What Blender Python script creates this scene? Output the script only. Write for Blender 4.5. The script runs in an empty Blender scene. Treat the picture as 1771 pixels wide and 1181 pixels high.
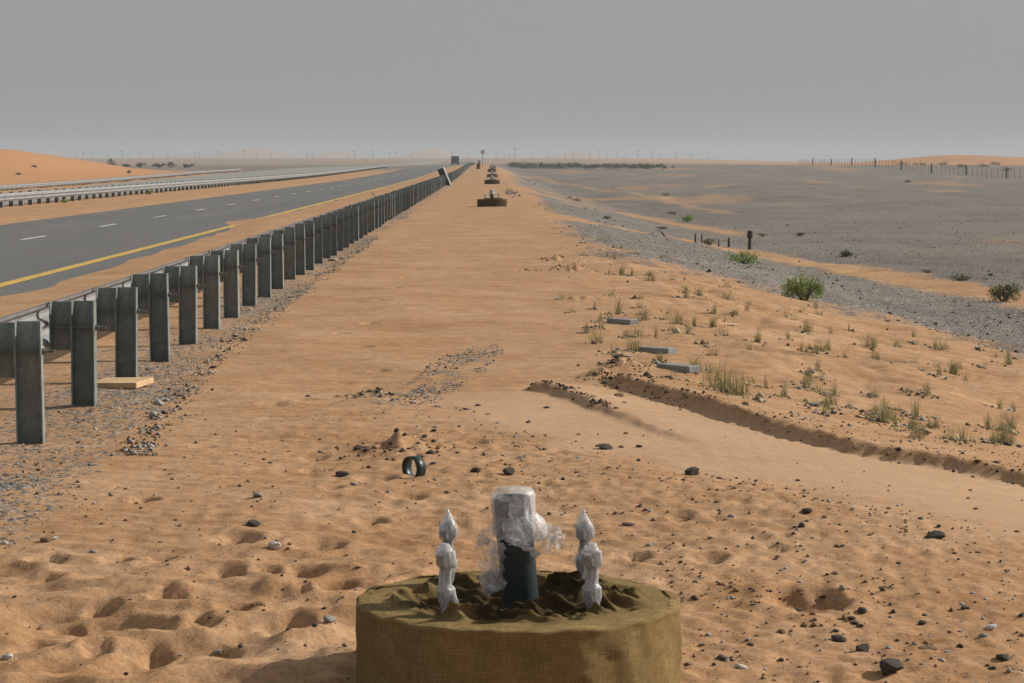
import bpy, math, random
import numpy as np

# ------------------------------------------------------------------ camera, world, sun, exposure
SC = bpy.context.scene
COL = SC.collection
F = 4000.0            # focal length in photo pixels (photo 1771 x 1181)
CX, CY = 885.5, 590.5
HCAM = 1.73
PITCH = math.atan((CY - 280.0) / F)
YAW = math.atan((CX - 835.0) / F)

cam_d = bpy.data.cameras.new('camera')
cam = bpy.data.objects.new('camera', cam_d)
COL.objects.link(cam)
cam.location = (0, 0, HCAM)
cam.rotation_euler = (math.pi / 2 - PITCH, 0, -YAW)
cam_d.sensor_width = 36.0
cam_d.lens = 36.0 * F / 1771.0
cam_d.clip_start = 0.1
cam_d.clip_end = 12000
SC.camera = cam

SUN_AZ = math.radians(69)      # from +Y towards +X
SUN_EL = math.radians(30)
W = bpy.data.worlds.new('World')
SC.world = W
W.use_nodes = True
nt = W.node_tree
nt.nodes.clear()
sky = nt.nodes.new('ShaderNodeTexSky')
sky.sky_type = 'NISHITA'
sky.sun_disc = False
sky.sun_elevation = SUN_EL
sky.sun_rotation = SUN_AZ
sky.dust_density = 6.0
sky.air_density = 1.0
sky.ozone_density = 1.0
hs = nt.nodes.new('ShaderNodeHueSaturation')
hs.inputs['Saturation'].default_value = 0.12
mixs = nt.nodes.new('ShaderNodeMix')
mixs.data_type = 'RGBA'
mixs.inputs[0].default_value = 0.8
mixs.inputs[7].default_value = (4.45, 4.58, 4.74, 1)
bg = nt.nodes.new('ShaderNodeBackground')
bg.inputs['Strength'].default_value = 0.08
wo = nt.nodes.new('ShaderNodeOutputWorld')
nt.links.new(sky.outputs[0], hs.inputs['Color'])
nt.links.new(hs.outputs[0], mixs.inputs[6])
nt.links.new(mixs.outputs[2], bg.inputs['Color'])
nt.links.new(bg.outputs[0], wo.inputs[0])

sl = bpy.data.lights.new('sun', 'SUN')
sl.energy = 5.0
sl.angle = math.radians(0.55)
sl.color = (1.0, 0.93, 0.82)
sun = bpy.data.objects.new('sun', sl)
COL.objects.link(sun)
from mathutils import Vector, Matrix, Euler
sdir = Vector((math.sin(SUN_AZ) * math.cos(SUN_EL), math.cos(SUN_AZ) * math.cos(SUN_EL), math.sin(SUN_EL)))
sun.rotation_euler = sdir.to_track_quat('Z', 'Y').to_euler()
sun.location = (30, 10, 40)

SC.view_settings.view_transform = 'Standard'
SC.view_settings.look = 'None'
SC.view_settings.exposure = 0.0
SC.view_settings.gamma = 1.0
SC.view_settings.use_curve_mapping = False
HAZE_DENSITY = 0.00030
SC.cycles.volume_bounces = 0
SC.cycles.max_bounces = 5

random.seed(7)
rng = np.random.default_rng(11)

# ------------------------------------------------------------------ noise and terrain functions
def sst(a, b, x):
    t = np.clip((x - a) / (b - a), 0, 1)
    return t * t * (3 - 2 * t)

def _h(ix, iy, seed):
    n = (ix.astype(np.int64) * 374761393 + iy.astype(np.int64) * 668265263 + int(seed) * 974634777) & 0xFFFFFFFF
    n = ((n ^ (n >> 13)) * 1274126177) & 0xFFFFFFFF
    n = ((n ^ (n >> 16)) * 2246822519) & 0xFFFFFFFF
    return (n ^ (n >> 15)) & 0xFFFFFFFF

def noise(x, y, seed=0):
    """gradient noise, about -1..1"""
    x = np.asarray(x, dtype=np.float64); y = np.asarray(y, dtype=np.float64)
    ix = np.floor(x); iy = np.floor(y)
    fx = x - ix; fy = y - iy
    u = fx * fx * fx * (fx * (fx * 6 - 15) + 10); v = fy * fy * fy * (fy * (fy * 6 - 15) + 10)
    def g(dx, dy):
        a = _h(ix + dx, iy + dy, seed) * (2 * math.pi / 4294967296.0)
        return np.cos(a) * (fx - dx) + np.sin(a) * (fy - dy)
    n0 = g(0, 0) * (1 - u) + g(1, 0) * u
    n1 = g(0, 1) * (1 - u) + g(1, 1) * u
    return (n0 * (1 - v) + n1 * v) * 1.5

def fbm(x, y, seed=0, octv=3):
    r = 0; a = 1.0; f = 1.0
    for k in range(octv):
        r = r + a * noise(x * f, y * f, seed + k * 17); a *= 0.5; f *= 2.03
    return r

def base(Y):
    return 0.8 * sst(200, 540, Y) + 5.0 * sst(900, 2600, Y)

def drift_edge(Y):           # right-hand edge of the asphalt, where the sand lies over it
    return np.interp(Y, [5, 24, 28, 31, 34, 40, 50, 58, 64, 69, 73, 78, 90, 200, 900],
                     [-5.8, -5.9, -5.95, -6.35, -6.25, -6.55, -6.4, -6.6, -7.0, -7.75, -7.2, -7.15, -6.85, -6.85, -6.9])

def opp_z(Y):
    return np.interp(Y, [100, 150, 320], [-.95, -.85, -.30])

def plain_drop(Y):
    return np.interp(Y, [0, 40, 100, 300, 400, 435, 467, 501, 535, 700, 1e5], [.85, .92, 1.05, 1.55, 1.65, 1.37, 1.12, .62, 0.03, 0.05, 0.0])

def edge_x(Y):
    return np.interp(Y, [0, 8, 12, 18, 25, 45, 100, 400], [2.6, 2.3, 1.9, 1.3, 1.2, 1.5, 1.9, 2.2])

HILLS = [(450, 261.5, 62), (585, 265, 40), (740, 262.5, 44), (1000, 266, 60), (330, 270, 60)]
def hbase(X, Y):
    X = np.asarray(X, dtype=np.float64); Y = np.asarray(Y, dtype=np.float64)
    b = base(Y) - .20 * (1 - sst(7.8, 12.0, Y)) * (np.abs(X) < 60)
    z = b - plain_drop(Y) * sst(0, 1, (X - edge_x(Y) + .3) / np.interp(Y, [0, 25, 60, 110], [7.5, 7.8, 7.6, 7.0]))
    # left side: shoulder, road bed, median, opposite carriageway bed
    wv = .16 * noise(X / 1.1, Y / 3.5, 61) + .22 * noise(X / 2.5, Y / 11., 62)
    dR = X - drift_edge(Y) + wv
    zR = -.06 + np.clip(.055 * dR, -.14, .06)
    dL = -13.75 - X + wv * .1
    zL = -.06 + np.clip(.05 * dL, -.14, .05)
    zl = np.maximum(zR, zL)
    zl = zl + (opp_z(Y) + .02) * sst(-19.5, -24.0, X)
    xo = np.interp(Y, [40, 120, 170, 260], [-29.0, -31.0, -36.5, -38.5])
    zo = opp_z(Y) + np.clip(.05 * (xo - X), -.14, .12)
    zl = np.where(X < -24.6, zo, zl)
    z = np.where(X < -4.0, b + zl, z)
    # dunes and hills
    z = z + 3.45 * (1 - sst(-63, -44, X)) * (1 + .10 * noise(X / 9., Y / 22., 41)) * np.exp(-((Y - 300) / 55.0) ** 2)
    z = z + 0.5 * (1 - sst(-49, -41, X)) * np.exp(-((Y - 235) / 45.0) ** 2)
    z = z + 3.0 * np.exp(-((X - 152) / 24.0) ** 2 - ((Y - 750) / 50.0) ** 2) + 3.8 * np.exp(-((X - 205) / 30.0) ** 2 - ((Y - 750) / 50.0) ** 2)
    far = np.where(Y > 1000, 1.0, 0.0)
    z = z - 8.5 * sst(170, 310, X) * sst(1200, 2200, Y)
    for px, ty, hw in HILLS:
        hx = (px - 835) / F * 4500; hz = HCAM + (280 - ty) / F * 4500 - 5.8
        z = z + far * 1.25 * hz * np.exp(-((X - hx) / (hw * 4500 / F)) ** 2) * np.exp(-((Y - 4500) / 400.0) ** 2) * (1 + .18 * noise(X / 35., Y / 300., 5))
    return z

def ray(px, py):
    r = (px - CX) / F; u = (CY - py) / F
    fw = math.cos(PITCH) + u * math.sin(PITCH); up = -math.sin(PITCH) + u * math.cos(PITCH)
    x = r * math.cos(YAW) + fw * math.sin(YAW); y = fw * math.cos(YAW) - r * math.sin(YAW)
    return x, y, up

def gp(px, py, hf=None):
    """ground point under a photo pixel"""
    hf = hf or hbase
    x, y, up = ray(px, py)
    t = np.geomspace(5, 800, 420)
    z = HCAM + up * t
    g = hf(x * t, y * t)
    k = int(np.argmax(z < g))
    if k > 0:
        t = np.linspace(t[k - 1], t[k], 40); z = HCAM + up * t; g = hf(x * t, y * t); k = int(np.argmax(z < g))
    if not (z < g).any(): k = len(t) - 1
    if k > 0:
        a, b_ = z[k - 1] - g[k - 1], z[k] - g[k]
        tt = t[k - 1] + (t[k] - t[k - 1]) * a / (a - b_ + 1e-12)
    else: tt = t[0]
    return np.array([x * tt, y * tt])

def poly_dist(X, Y, P):
    """signed distance to a polyline (positive on its far side), and position along it 0..1"""
    best = np.full(X.shape, 1e9); sign = np.ones(X.shape); along = np.zeros(X.shape)
    n = len(P) - 1
    for i in range(n):
        a, b_ = P[i], P[i + 1]; d = b_ - a; L2 = d @ d
        t = np.clip(((X - a[0]) * d[0] + (Y - a[1]) * d[1]) / L2, 0, 1)
        qx = X - a[0] - t * d[0]; qy = Y - a[1] - t * d[1]
        D = np.hypot(qx, qy); s = np.sign(d[0] * qy - d[1] * qx)
        m = D < best
        best = np.where(m, D, best); sign = np.where(m, s, sign); along = np.where(m, (i + t) / n, along)
    return best * sign, along

BANK1 = np.array([gp(*p) for p in [(1050, 662), (1120, 685), (1220, 712), (1300, 735), (1380, 758), (1450, 775), (1560, 798), (1680, 818), (1800, 846), (1950, 880)]])
BANK2 = np.array([gp(*p) for p in [(915, 672), (965, 680), (1020, 700), (1075, 720), (1130, 742), (1180, 757), (1240, 775)]])
# dents in the sand: px, py, half width px, depth m
PITS = [(80, 978, 30, .03), (203, 978, 26, .03), (280, 975, 22, .03), (410, 940, 34, .035), (550, 948, 40, .03), (394, 1006, 34, .04),
        (460, 1003, 24, .03), (520, 1006, 36, .03), (178, 1070, 30, .05), (115, 1100, 24, .05), (210, 1112, 28, .055), (412, 1080, 30, .05),
        (508, 1110, 42, .055), (290, 1048, 28, .04), (333, 1059, 24, .03), (270, 1145, 24, .04), (168, 1150, 24, .035), (378, 1145, 30, .03),
        (500, 1047, 36, .025), (588, 1030, 36, .03), (350, 1108, 26, .035), (88, 1011, 20, .02), (206, 1012, 20, .02), (248, 864, 22, .035),
        (548, 808, 22, .03), (710, 857, 28, .035), (545, 787, 20, .02), (575, 842, 18, .02), (650, 825, 30, .02), (1395, 1043, 56, .05),
        (1230, 970, 30, .03), (1095, 967, 26, .025), (520, 695, 26, .02), (470, 705, 22, .015), (30, 1095, 28, .04), (60, 1140, 28, .035),
        (640, 560, 14, .02), (660, 522, 14, .02), (680, 500, 12, .02), (632, 600, 14, .02), (590, 577, 12, .02), (620, 545, 12, .015),
        (700, 480, 10, .018), (655, 640, 16, .015), (600, 660, 16, .015), (720, 455, 9, .018), (745, 440, 8, .015), (1340, 950, 22, .02),
        (1180, 900, 22, .02), (880, 930, 24, .02), (640, 900, 24, .025), (350, 770, 20, .012), (820, 760, 26, .02), (960, 845, 24, .02)]
PITP = []
for a_, b_, w_, d_ in PITS:
    q = gp(a_, b_); PITP.append((q[0], q[1], w_ / F * q[1], d_))

def bushpatch(X, Y, c, rx, ry, slant=0.):
    X = X - slant * (Y - c[1])
    return np.exp(-(((X - c[0]) / rx) ** 2 + ((Y - c[1]) / ry) ** 2) ** 2)

PATCH = [gp(790, 640), gp(700, 690)]
def dense(pts):
    P = []
    for a, b in zip(pts[:-1], pts[1:]):
        for t in np.arange(0, 1, .125): P.append(gp(a[0] + (b[0] - a[0]) * t, a[1] + (b[1] - a[1]) * t))
    P.append(gp(*pts[-1])); return np.array(P)
TRACKS = [dense(pts) for pts in (
    [(930, 366), (975, 379), (1099, 401), (1223, 426), (1340, 449), (1480, 471), (1600, 492), (1760, 520), (1900, 545)],
    [(885, 318), (930, 335), (999, 352), (1148, 384), (1230, 398), (1330, 412)],
    [(880, 300), (905, 307), (1049, 329), (1148, 346), (1223, 362), (1300, 376)])]
GXY = np.array([gp(*p) for p in [(1900, 640), (1760, 585), (1600, 552), (1480, 520), (1350, 485), (1220, 462), (1120, 432), (1020, 398), (960, 362), (915, 325), (890, 300)]])
GO = np.argsort(GXY[:, 1]); GX_Y, GX_X = GXY[GO, 1], GXY[GO, 0]

def gravel(X, Y):
    """0 sand .. 1 grey gravel"""
    n = fbm(X / 1.7, Y / 3.0, 31, 4); nf = fbm(X / .35, Y / .6, 47, 3)
    xg = np.interp(Y, np.concatenate([[0, 25], GX_Y, [500]]), np.concatenate([[30, 14], GX_X, [3.4]]))
    d = X - xg + 2.0 * sst(27, 40, Y) * (1 - sst(58, 105, Y)) + n * np.clip(.35 + Y * .012, .35, 1.6) + nf * .25
    g = sst(-1.6 - np.minimum(Y, 55) * .012, .9, d + .6 * nf) * sst(.1, 1.3, X - edge_x(Y) + .25 * n)
    cr = np.exp(-((X - edge_x(Y) - 1.2) / .9) ** 2) * sst(30, 45, Y) * (1 - sst(150, 220, Y)); g = np.maximum(g, cr * np.clip(.25 + .8 * n + .4 * nf, 0, .8))
    for k, P in enumerate(TRACKS):
        D, al = poly_dist(X, Y, P)
        w = [1.15, .6, .5][k] * (1 + Y * .004)
        tr = 1 - sst(w * .4, w, np.abs(D) + nf * .35 + n * .15)
        g = g * (1 - tr * [.95, .85, .6][k] * sst(0, .06, al) * (1 - sst(.85, 1.0, al) * (k > 0)))
    # sandy tinge over the plain
    tn = fbm(X / 14., Y / 40., 71, 4)
    g = g * (1 - .55 * sst(.15, .75, tn) * sst(30, 90, Y) * (X > 4))
    # strip along the guard rail feet
    wst = .42 + .16 * n + .12 * nf + np.interp(Y, [10, 12.5, 15, 19, 24, 400], [.25, .22, .12, .05, -.05, -.08])
    st = 1 - sst(wst - .18, wst + .1, np.abs(X + 2.75))
    st = np.maximum(st * .9, (.62 + .2 * nf) * (1 - sst(.75, 1.05, -(X + 2.75) + .3 * n)) * (X < -2.7))
    g = np.maximum(g, st * np.clip(.45 + .3 * n, .2, .75) * np.where(Y < 500, 1, 0))
    # loose patch in the middle of the shoulder
    q = np.maximum(bushpatch(X, Y, PATCH[0], .24, 2.6, .10), .7 * bushpatch(X, Y, PATCH[1], .30, .9, .1))
    g = np.maximum(g, np.clip(q * (.42 + .5 * nf + .3 * n), 0, .7) * (Y > 12) * (Y < 30))
    q = bushpatch(X, Y, gp(40, 835), .22, .6)
    g = np.maximum(g, np.clip(q * (.5 + nf), 0, 1) * (Y < 16))
    # far left flat
    g = np.where(X < -13, np.clip(sst(330, 420, Y + 25 * n) * .85 + .5 * sst(.1, .5, n) * (np.abs(X + 40) < 3), 0, 1) * (1 - sst(900, 1500, Y)), g)
    g = g * (1 - .45 * sst(600, 1400, Y)) * (1 - .6 * sst(3000, 4200, Y)); g = np.where((X < 4) & (Y > 900), .55 * (1 - .6 * sst(3000, 4200, Y)), g)
    g = np.where((X > 100) & (Y > 640), g * .1, g)
    return np.clip(g, 0, 1)

def detail(X, Y):
    X = np.asarray(X, dtype=np.float64); Y = np.asarray(Y, dtype=np.float64)
    z = np.zeros(X.shape)
    m = (Y < 140) & (X > -9) & (X < 40)
    x = X[m]; y = Y[m]
    nearL = (1 - sst(9.2, 11.2, y)) * (1 - sst(-.3, 1.0, x))
    fade = 1 - sst(60, 140, y)
    onroad = sst(-4.6, -3.2, x)
    a = x * .96 + y * .28; c = -x * .28 + y * .96
    d = .028 * noise(x / 1.9, y / 2.6, 3) + .012 * noise(x / .7, y / 1.0, 4)
    wob = noise(a / .5, c / .8, 8) * .12
    rp = 1 - np.abs(noise(a / .34, (c + wob) / .17, 9)) * 1.6
    rq = 1 - np.abs(noise(a / .62, (c + 2 * wob) / .40, 67)) * 2.0
    d = d + rp * (.005 + .016 * nearL) + rq * .052 * nearL + noise(a / .22, c / .13, 10) * (.004 + .012 * nearL) + .022 * nearL * noise(a / .6, c / .4, 66)
    # trampled ground round the middle
    tr = np.exp(-((x - .4) / 2.0) ** 2) * (1 - sst(14.2, 17, y)) * sst(6, 9, y)
    d = d + tr * (.022 * np.abs(noise(x / .16, y / .2, 12)) + .010 * noise(x / .07, y / .08, 13) - .004)
    rt = sst(.9, 1.6, x) * (1 - sst(11, 15, y))
    d = d + rt * .008 * noise(x / .06, y / .08, 14)
    # wind ripples by the rail
    wr = np.exp(-((x + 1.7) / .75) ** 2) * (1 - sst(19, 24, y))
    d = d + wr * .0035 * np.sin((y + .35 * x + .10 * noise(x / .4, y / .5, 15)) * 2 * math.pi / .15)
    wr2 = np.exp(-((x - 4.2) / 1.6) ** 2) * sst(18, 21, y) * (1 - sst(28, 36, y))
    d = d + wr2 * .006 * np.sin((y + .5 * x + .3 * noise(x / .8, y / .9, 16)) * 2 * math.pi / .4)
    # hummocks on the grassy slope
    hm = sst(1.2, 2.6, x) * sst(17, 20, y) * (1 - sst(60, 90, y))
    d = d + hm * (.055 * noise(x / 1.1, y / 1.3, 18) + .05 * (1 - np.abs(noise(x / 1.3, y / .9, 48)) * 2) + .025 * np.abs(noise(x / .3, y / .5, 19)))
    # rubble on the gravel plain
    pl = sst(3.5, 7, x) * sst(30, 40, y)
    d = d + pl * (.035 * noise(x / 1.5, y / 3.0, 20) + .035 * np.maximum(0, noise(x / .5, y / 1.2, 21)))
    # ramp banks
    D, al = poly_dist(x, y, BANK1)
    d = d * (1 - .8 * sst(-1.9, -1.5, D + .2 * noise(x / .5, y / .7, 64)) * (1 - sst(-.2, .0, D)) * sst(.02, .1, al))
    D = D + .014 * noise(x / .18, y / .25, 22) + .05 * noise(x / .9, y / .9, 23)
    hgt = np.interp(al, [0, .03, .12, .3, .6, .8, 1], [0, .08, .095, .095, .08, .07, .07])
    face = np.exp(-((D + .02) / .14) ** 2); d = d + face * .013 * noise(x / .07, y / .12, 53)
    d = d + hgt * sst(-.10, .05, D) * np.exp(-np.maximum(D, 0) / 1.1)
    D, al = poly_dist(x, y, BANK2)
    D = D + .03 * noise(x / .12, y / .2, 24)
    hgt = np.interp(al, [0, .06, .3, .6, .85, 1], [0, .065, .05, .03, .018, 0])
    d = d + hgt * np.where(D < 0, np.exp(-(D / .06) ** 2), np.exp(-(D / .32) ** 2))
    # low heaps
    for px, py, w, hh in ((655, 692, .20, .055), (700, 780, .28, .05), (690, 778, .14, .04), (1080, 640, .16, .08), (985, 470, .35, .10), (965, 450, .3, .08), (1040, 655, .14, .06), (1010, 520, .3, .05)):
        q = gp(px, py)
        d = d + hh * np.exp(-(((x - q[0]) / w) ** 2 + ((y - q[1]) / (w * 1.2)) ** 2)) * (1 + .7 * noise(x / .09, y / .12, 25))
    for qx, qy, w, dep in PITP:
        k = (np.abs(x - qx) < 4 * w) & (np.abs(y - qy) < 6 * w)
        if not k.any(): continue
        xr = (x[k] - qx) / w; yr = (y[k] - qy) / (w * 1.25)
        ang = .35
        xa = xr * math.cos(ang) + yr * math.sin(ang); ya = -xr * math.sin(ang) + yr * math.cos(ang)
        r2 = xa ** 2 + ya ** 2 + .6 * noise(xr * 1.3 + qx * 9, yr * 1.3 + qy * 9, 26)
        d[k] += dep * 1.45 * (-np.exp(-np.maximum(r2, 0) ** 2) + .14 * np.exp(-(np.sqrt(np.maximum(r2, 0)) - 1.5) ** 2 / .16))
    # flatten where the foundation stands
    rr = np.hypot(x - .125, y - 8.16)
    d = d * sst(.5, .7, rr)
    z[m] = d * fade * onroad + (1 - onroad) * (.005 * noise(x / .6, y / 2.2, 27) * (x > -11) + .03 * np.maximum(0, noise(x / 1.2, y / 5., 29)) * sst(.3, 1.5, x - drift_edge(y)))
    m2 = (X <= -9) & (Y < 400)
    z[m2] = .03 * noise(X[m2] / 1.2, Y[m2] / 4.0, 28) * sst(.4, 2.0, -13.75 - X[m2]) + (.12 * noise(X[m2] / 5, Y[m2] / 9, 30)) * (X[m2] < -37)
    m3 = (Y >= 140) & (Y < 900) & (X > 6)
    z[m3] = .22 * noise(X[m3] / 9, Y[m3] / 16, 32) + .16 * noise(X[m3] / 3.5, Y[m3] / 5, 33)
    m5 = (Y >= 110) & (Y < 420) & (X > 14)
    z[m5] += .30 * np.maximum(0, 1 - 5 * np.abs(noise(X[m5] / 22 + .3 * noise(X[m5] / 6, Y[m5] / 9, 38), Y[m5] / 26, 36))) * sst(-.1, .4, noise(X[m5] / 14, Y[m5] / 30, 37)) * sst(110, 150, Y[m5])
    m4 = (Y >= 60) & (Y < 200) & (X > 5)
    z[m4] += .05 * noise(X[m4] / 4, Y[m4] / 5, 34) + .03 * np.abs(noise(X[m4] / 1.2, Y[m4] / 2.2, 35))
    return z

def H(X, Y):
    X = np.atleast_1d(np.asarray(X, dtype=np.float64)); Y = np.atleast_1d(np.asarray(Y, dtype=np.float64))
    return hbase(X, Y) + detail(X, Y)

def hz(x, y):
    return float(H(x, y)[0])

def at(px, py):
    q = gp(px, py)
    return float(q[0]), float(q[1]), hz(q[0], q[1])

# ------------------------------------------------------------------ materials
def mat(name):
    m = bpy.data.materials.new(name); m.use_nodes = True
    n = m.node_tree; n.nodes.clear()
    out = n.nodes.new('ShaderNodeOutputMaterial'); b = n.nodes.new('ShaderNodeBsdfPrincipled')
    n.links.new(b.outputs[0], out.inputs[0])
    return m, n, b, out

def nd(n, t, **kw):
    x = n.nodes.new(t)
    for k, v in kw.items(): setattr(x, k, v)
    return x

def noise_node(n, scale, detail=4, rough=.6, vec=None):
    t = nd(n, 'ShaderNodeTexNoise'); t.inputs['Scale'].default_value = scale
    t.inputs['Detail'].default_value = detail; t.inputs['Roughness'].default_value = rough
    if vec is not None: n.links.new(vec, t.inputs['Vector'])
    return t

def ramp(n, src, stops):
    r = nd(n, 'ShaderNodeValToRGB')
    e = r.color_ramp.elements
    while len(e) < len(stops): e.new(.5)
    for i, (p, c) in enumerate(stops):
        e[i].position = p; e[i].color = (*c, 1) if len(c) == 3 else c
    n.links.new(src, r.inputs[0])
    return r

def mixc(n, fac, a, b, blend='MIX'):
    m = nd(n, 'ShaderNodeMix', data_type='RGBA', blend_type=blend)
    for s, v in ((0, fac), (6, a), (7, b)):
        if isinstance(v, (int, float)): m.inputs[s].default_value = v
        elif isinstance(v, tuple): m.inputs[s].default_value = (*v, 1)
        else: n.links.new(v, m.inputs[s])
    return m.outputs[2]

def simple(name, col, rough=.8, metal=0., var=.25, scale=6., bump=0., bscale=60., obj_space=True, spec=.3, dirt=None):
    m, n, b, out = mat(name)
    tc = nd(n, 'ShaderNodeTexCoord'); v = tc.outputs['Object' if obj_space else 'Generated']
    t = noise_node(n, scale, 5, .65, v)
    lo = tuple(c * (1 - var) for c in col); hi = tuple(min(1, c * (1 + var)) for c in col)
    c = ramp(n, t.outputs[0], [(.3, lo), (.7, hi)]).outputs[0]
    if dirt:
        t3 = noise_node(n, scale * 3.1, 5, .7, v)
        f = ramp(n, t3.outputs[0], [(.45, (0, 0, 0)), (.68, (1, 1, 1))])
        c = mixc(n, f.outputs[0], c, dirt)
    if dirt:
        oi = nd(n, 'ShaderNodeObjectInfo'); vr = ramp(n, oi.outputs['Random'], [(0, (.84, .85, .84)), (1, (1.16, 1.14, 1.12))])
        c = mixc(n, 1., c, vr.outputs[0], 'MULTIPLY')
    n.links.new(c, b.inputs['Base Color'])
    b.inputs['Roughness'].default_value = rough; b.inputs['Metallic'].default_value = metal
    b.inputs['Specular IOR Level'].default_value = spec
    if bump:
        t2 = noise_node(n, bscale, 4, .6, v)
        bp = nd(n, 'ShaderNodeBump'); bp.inputs['Strength'].default_value = bump; bp.inputs['Distance'].default_value = .01
        n.links.new(t2.outputs[0], bp.inputs['Height']); n.links.new(bp.outputs[0], b.inputs['Normal'])
    return m

SAND = (.47, .275, .145)
def make_ground_mat():
    m, n, b, out = mat('desert_ground')
    geo = nd(n, 'ShaderNodeNewGeometry'); pos = geo.outputs['Position']
    at_ = nd(n, 'ShaderNodeAttribute'); at_.attribute_name = 'gravel'
    n1 = noise_node(n, .8, 6, .6, pos); n2 = noise_node(n, 9., 6, .65, pos); n3 = noise_node(n, 120., 3, .6, pos)
    sand = ramp(n, n1.outputs[0], [(.28, (.38, .218, .110)), (.5, (.44, .270, .150)), (.72, (.49, .320, .196))]).outputs[0]
    sand2 = ramp(n, n2.outputs[0], [(.3, (.72, .70, .66)), (.65, (1.05, 1.05, 1.05))]).outputs[0]
    sand = mixc(n, .8, sand, sand2, 'MULTIPLY')
    g3 = ramp(n, n3.outputs[0], [(.3, (.82, .8, .78)), (.7, (1.12, 1.12, 1.12))]).outputs[0]
    sand = mixc(n, .9, sand, g3, 'MULTIPLY')
    n6 = noise_node(n, 38., 4, .75, pos); g6 = ramp(n, n6.outputs[0], [(.36, (.70, .67, .62)), (.52, (1.02, 1.02, 1.02)), (.7, (1.14, 1.13, 1.12))]).outputs[0]
    sand = mixc(n, .75, sand, g6, 'MULTIPLY')
    da = nd(n, 'ShaderNodeAttribute'); da.attribute_name = 'dune'
    sand = mixc(n, da.outputs['Fac'], sand, mixc(n, 1., (.47, .25, .12), sand2, 'MULTIPLY'))
    mp = nd(n, 'ShaderNodeMapping'); mp.inputs['Scale'].default_value = (.9, 2.6, 1); mp.inputs['Rotation'].default_value = (0, 0, .25); n.links.new(pos, mp.inputs[0])
    n7 = noise_node(n, 1.6, 6, .7, mp.outputs[0]); g7 = ramp(n, n7.outputs[0], [(.34, (.80, .74, .66)), (.5, (1., 1., 1.)), (.68, (1.08, 1.09, 1.12))]).outputs[0]
    sand = mixc(n, .8, sand, g7, 'MULTIPLY')
    ra = nd(n, 'ShaderNodeAttribute'); ra.attribute_name = 'ramp'
    rm = nd(n, 'ShaderNodeMath', operation='MULTIPLY'); n.links.new(ra.outputs['Fac'], rm.inputs[0]); rm.inputs[1].default_value = .65
    sand = mixc(n, rm.outputs[0], sand, (.49, .325, .205))
    # grit: dark and pale specks in the sand
    vo = nd(n, 'ShaderNodeTexVoronoi'); vo.inputs['Scale'].default_value = 28.; n.links.new(pos, vo.inputs['Vector'])
    gm = noise_node(n, 1.3, 4, .6, pos)
    lt = nd(n, 'ShaderNodeMath', operation='LESS_THAN'); n.links.new(vo.outputs['Distance'], lt.inputs[0])
    rr = ramp(n, gm.outputs[0], [(.45, (0.02, 0.02, 0.02)), (.75, (.24, .24, .24))]); n.links.new(rr.outputs[0], lt.inputs[1])
    sep = nd(n, 'ShaderNodeSeparateColor'); n.links.new(vo.outputs['Color'], sep.inputs[0])
    gc = ramp(n, sep.outputs[0], [(.0, (.06, .05, .045)), (.6, (.16, .12, .09)), (.9, (.42, .38, .34))]).outputs[0]
    sand = mixc(n, lt.outputs[0], sand, gc)
    # gravel
    v2 = nd(n, 'ShaderNodeTexVoronoi'); v2.inputs['Scale'].default_value = 30.; n.links.new(pos, v2.inputs['Vector'])
    s2 = nd(n, 'ShaderNodeSeparateColor'); n.links.new(v2.outputs['Color'], s2.inputs[0])
    gr = ramp(n, s2.outputs[1], [(.0, (.095, .088, .08)), (.45, (.165, .150, .134)), (.8, (.235, .21, .185)), (1., (.34, .315, .285))]).outputs[0]
    n4 = noise_node(n, .12, 6, .65, pos)
    gv = ramp(n, n4.outputs[0], [(.3, (.75, .75, .77)), (.7, (1.15, 1.12, 1.08))]).outputs[0]
    gr = mixc(n, 1., gr, gv, 'MULTIPLY')
    # break the border up at stone scale
    md = nd(n, 'ShaderNodeMath', operation='SUBTRACT'); n.links.new(s2.outputs[2], md.inputs[0]); md.inputs[1].default_value = .5
    ma = nd(n, 'ShaderNodeMath', operation='MULTIPLY_ADD'); n.links.new(md.outputs[0], ma.inputs[0]); ma.inputs[1].default_value = .8
    n.links.new(at_.outputs['Fac'], ma.inputs[2])
    fr = ramp(n, ma.outputs[0], [(.35, (0, 0, 0)), (.6, (1, 1, 1))])
    col = mixc(n, fr.outputs[0], sand, gr)
    n.links.new(col, b.inputs['Base Color'])
    b.inputs['Roughness'].default_value = .95; b.inputs['Specular IOR Level'].default_value = .1
    # fine relief
    b1 = nd(n, 'ShaderNodeBump'); b1.inputs['Strength'].default_value = .55; b1.inputs['Distance'].default_value = .012
    n.links.new(n2.outputs[0], b1.inputs['Height'])
    n5 = noise_node(n, 45., 5, .7, pos)
    b2 = nd(n, 'ShaderNodeBump'); b2.inputs['Strength'].default_value = .7; b2.inputs['Distance'].default_value = .006
    n.links.new(n5.outputs[0], b2.inputs['Height']); n.links.new(b1.outputs[0], b2.inputs['Normal'])
    b3 = nd(n, 'ShaderNodeBump'); b3.inputs['Distance'].default_value = .02; b3.invert = True
    n.links.new(v2.outputs['Distance'], b3.inputs['Height']); n.links.new(b2.outputs[0], b3.inputs['Normal'])
    fm = nd(n, 'ShaderNodeMath', operation='MULTIPLY'); n.links.new(fr.outputs[0], fm.inputs[0]); fm.inputs[1].default_value = .6
    n.links.new(fm.outputs[0], b3.inputs['Strength'])
    n.links.new(b3.outputs[0], b.inputs['Normal'])
    return m

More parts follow.
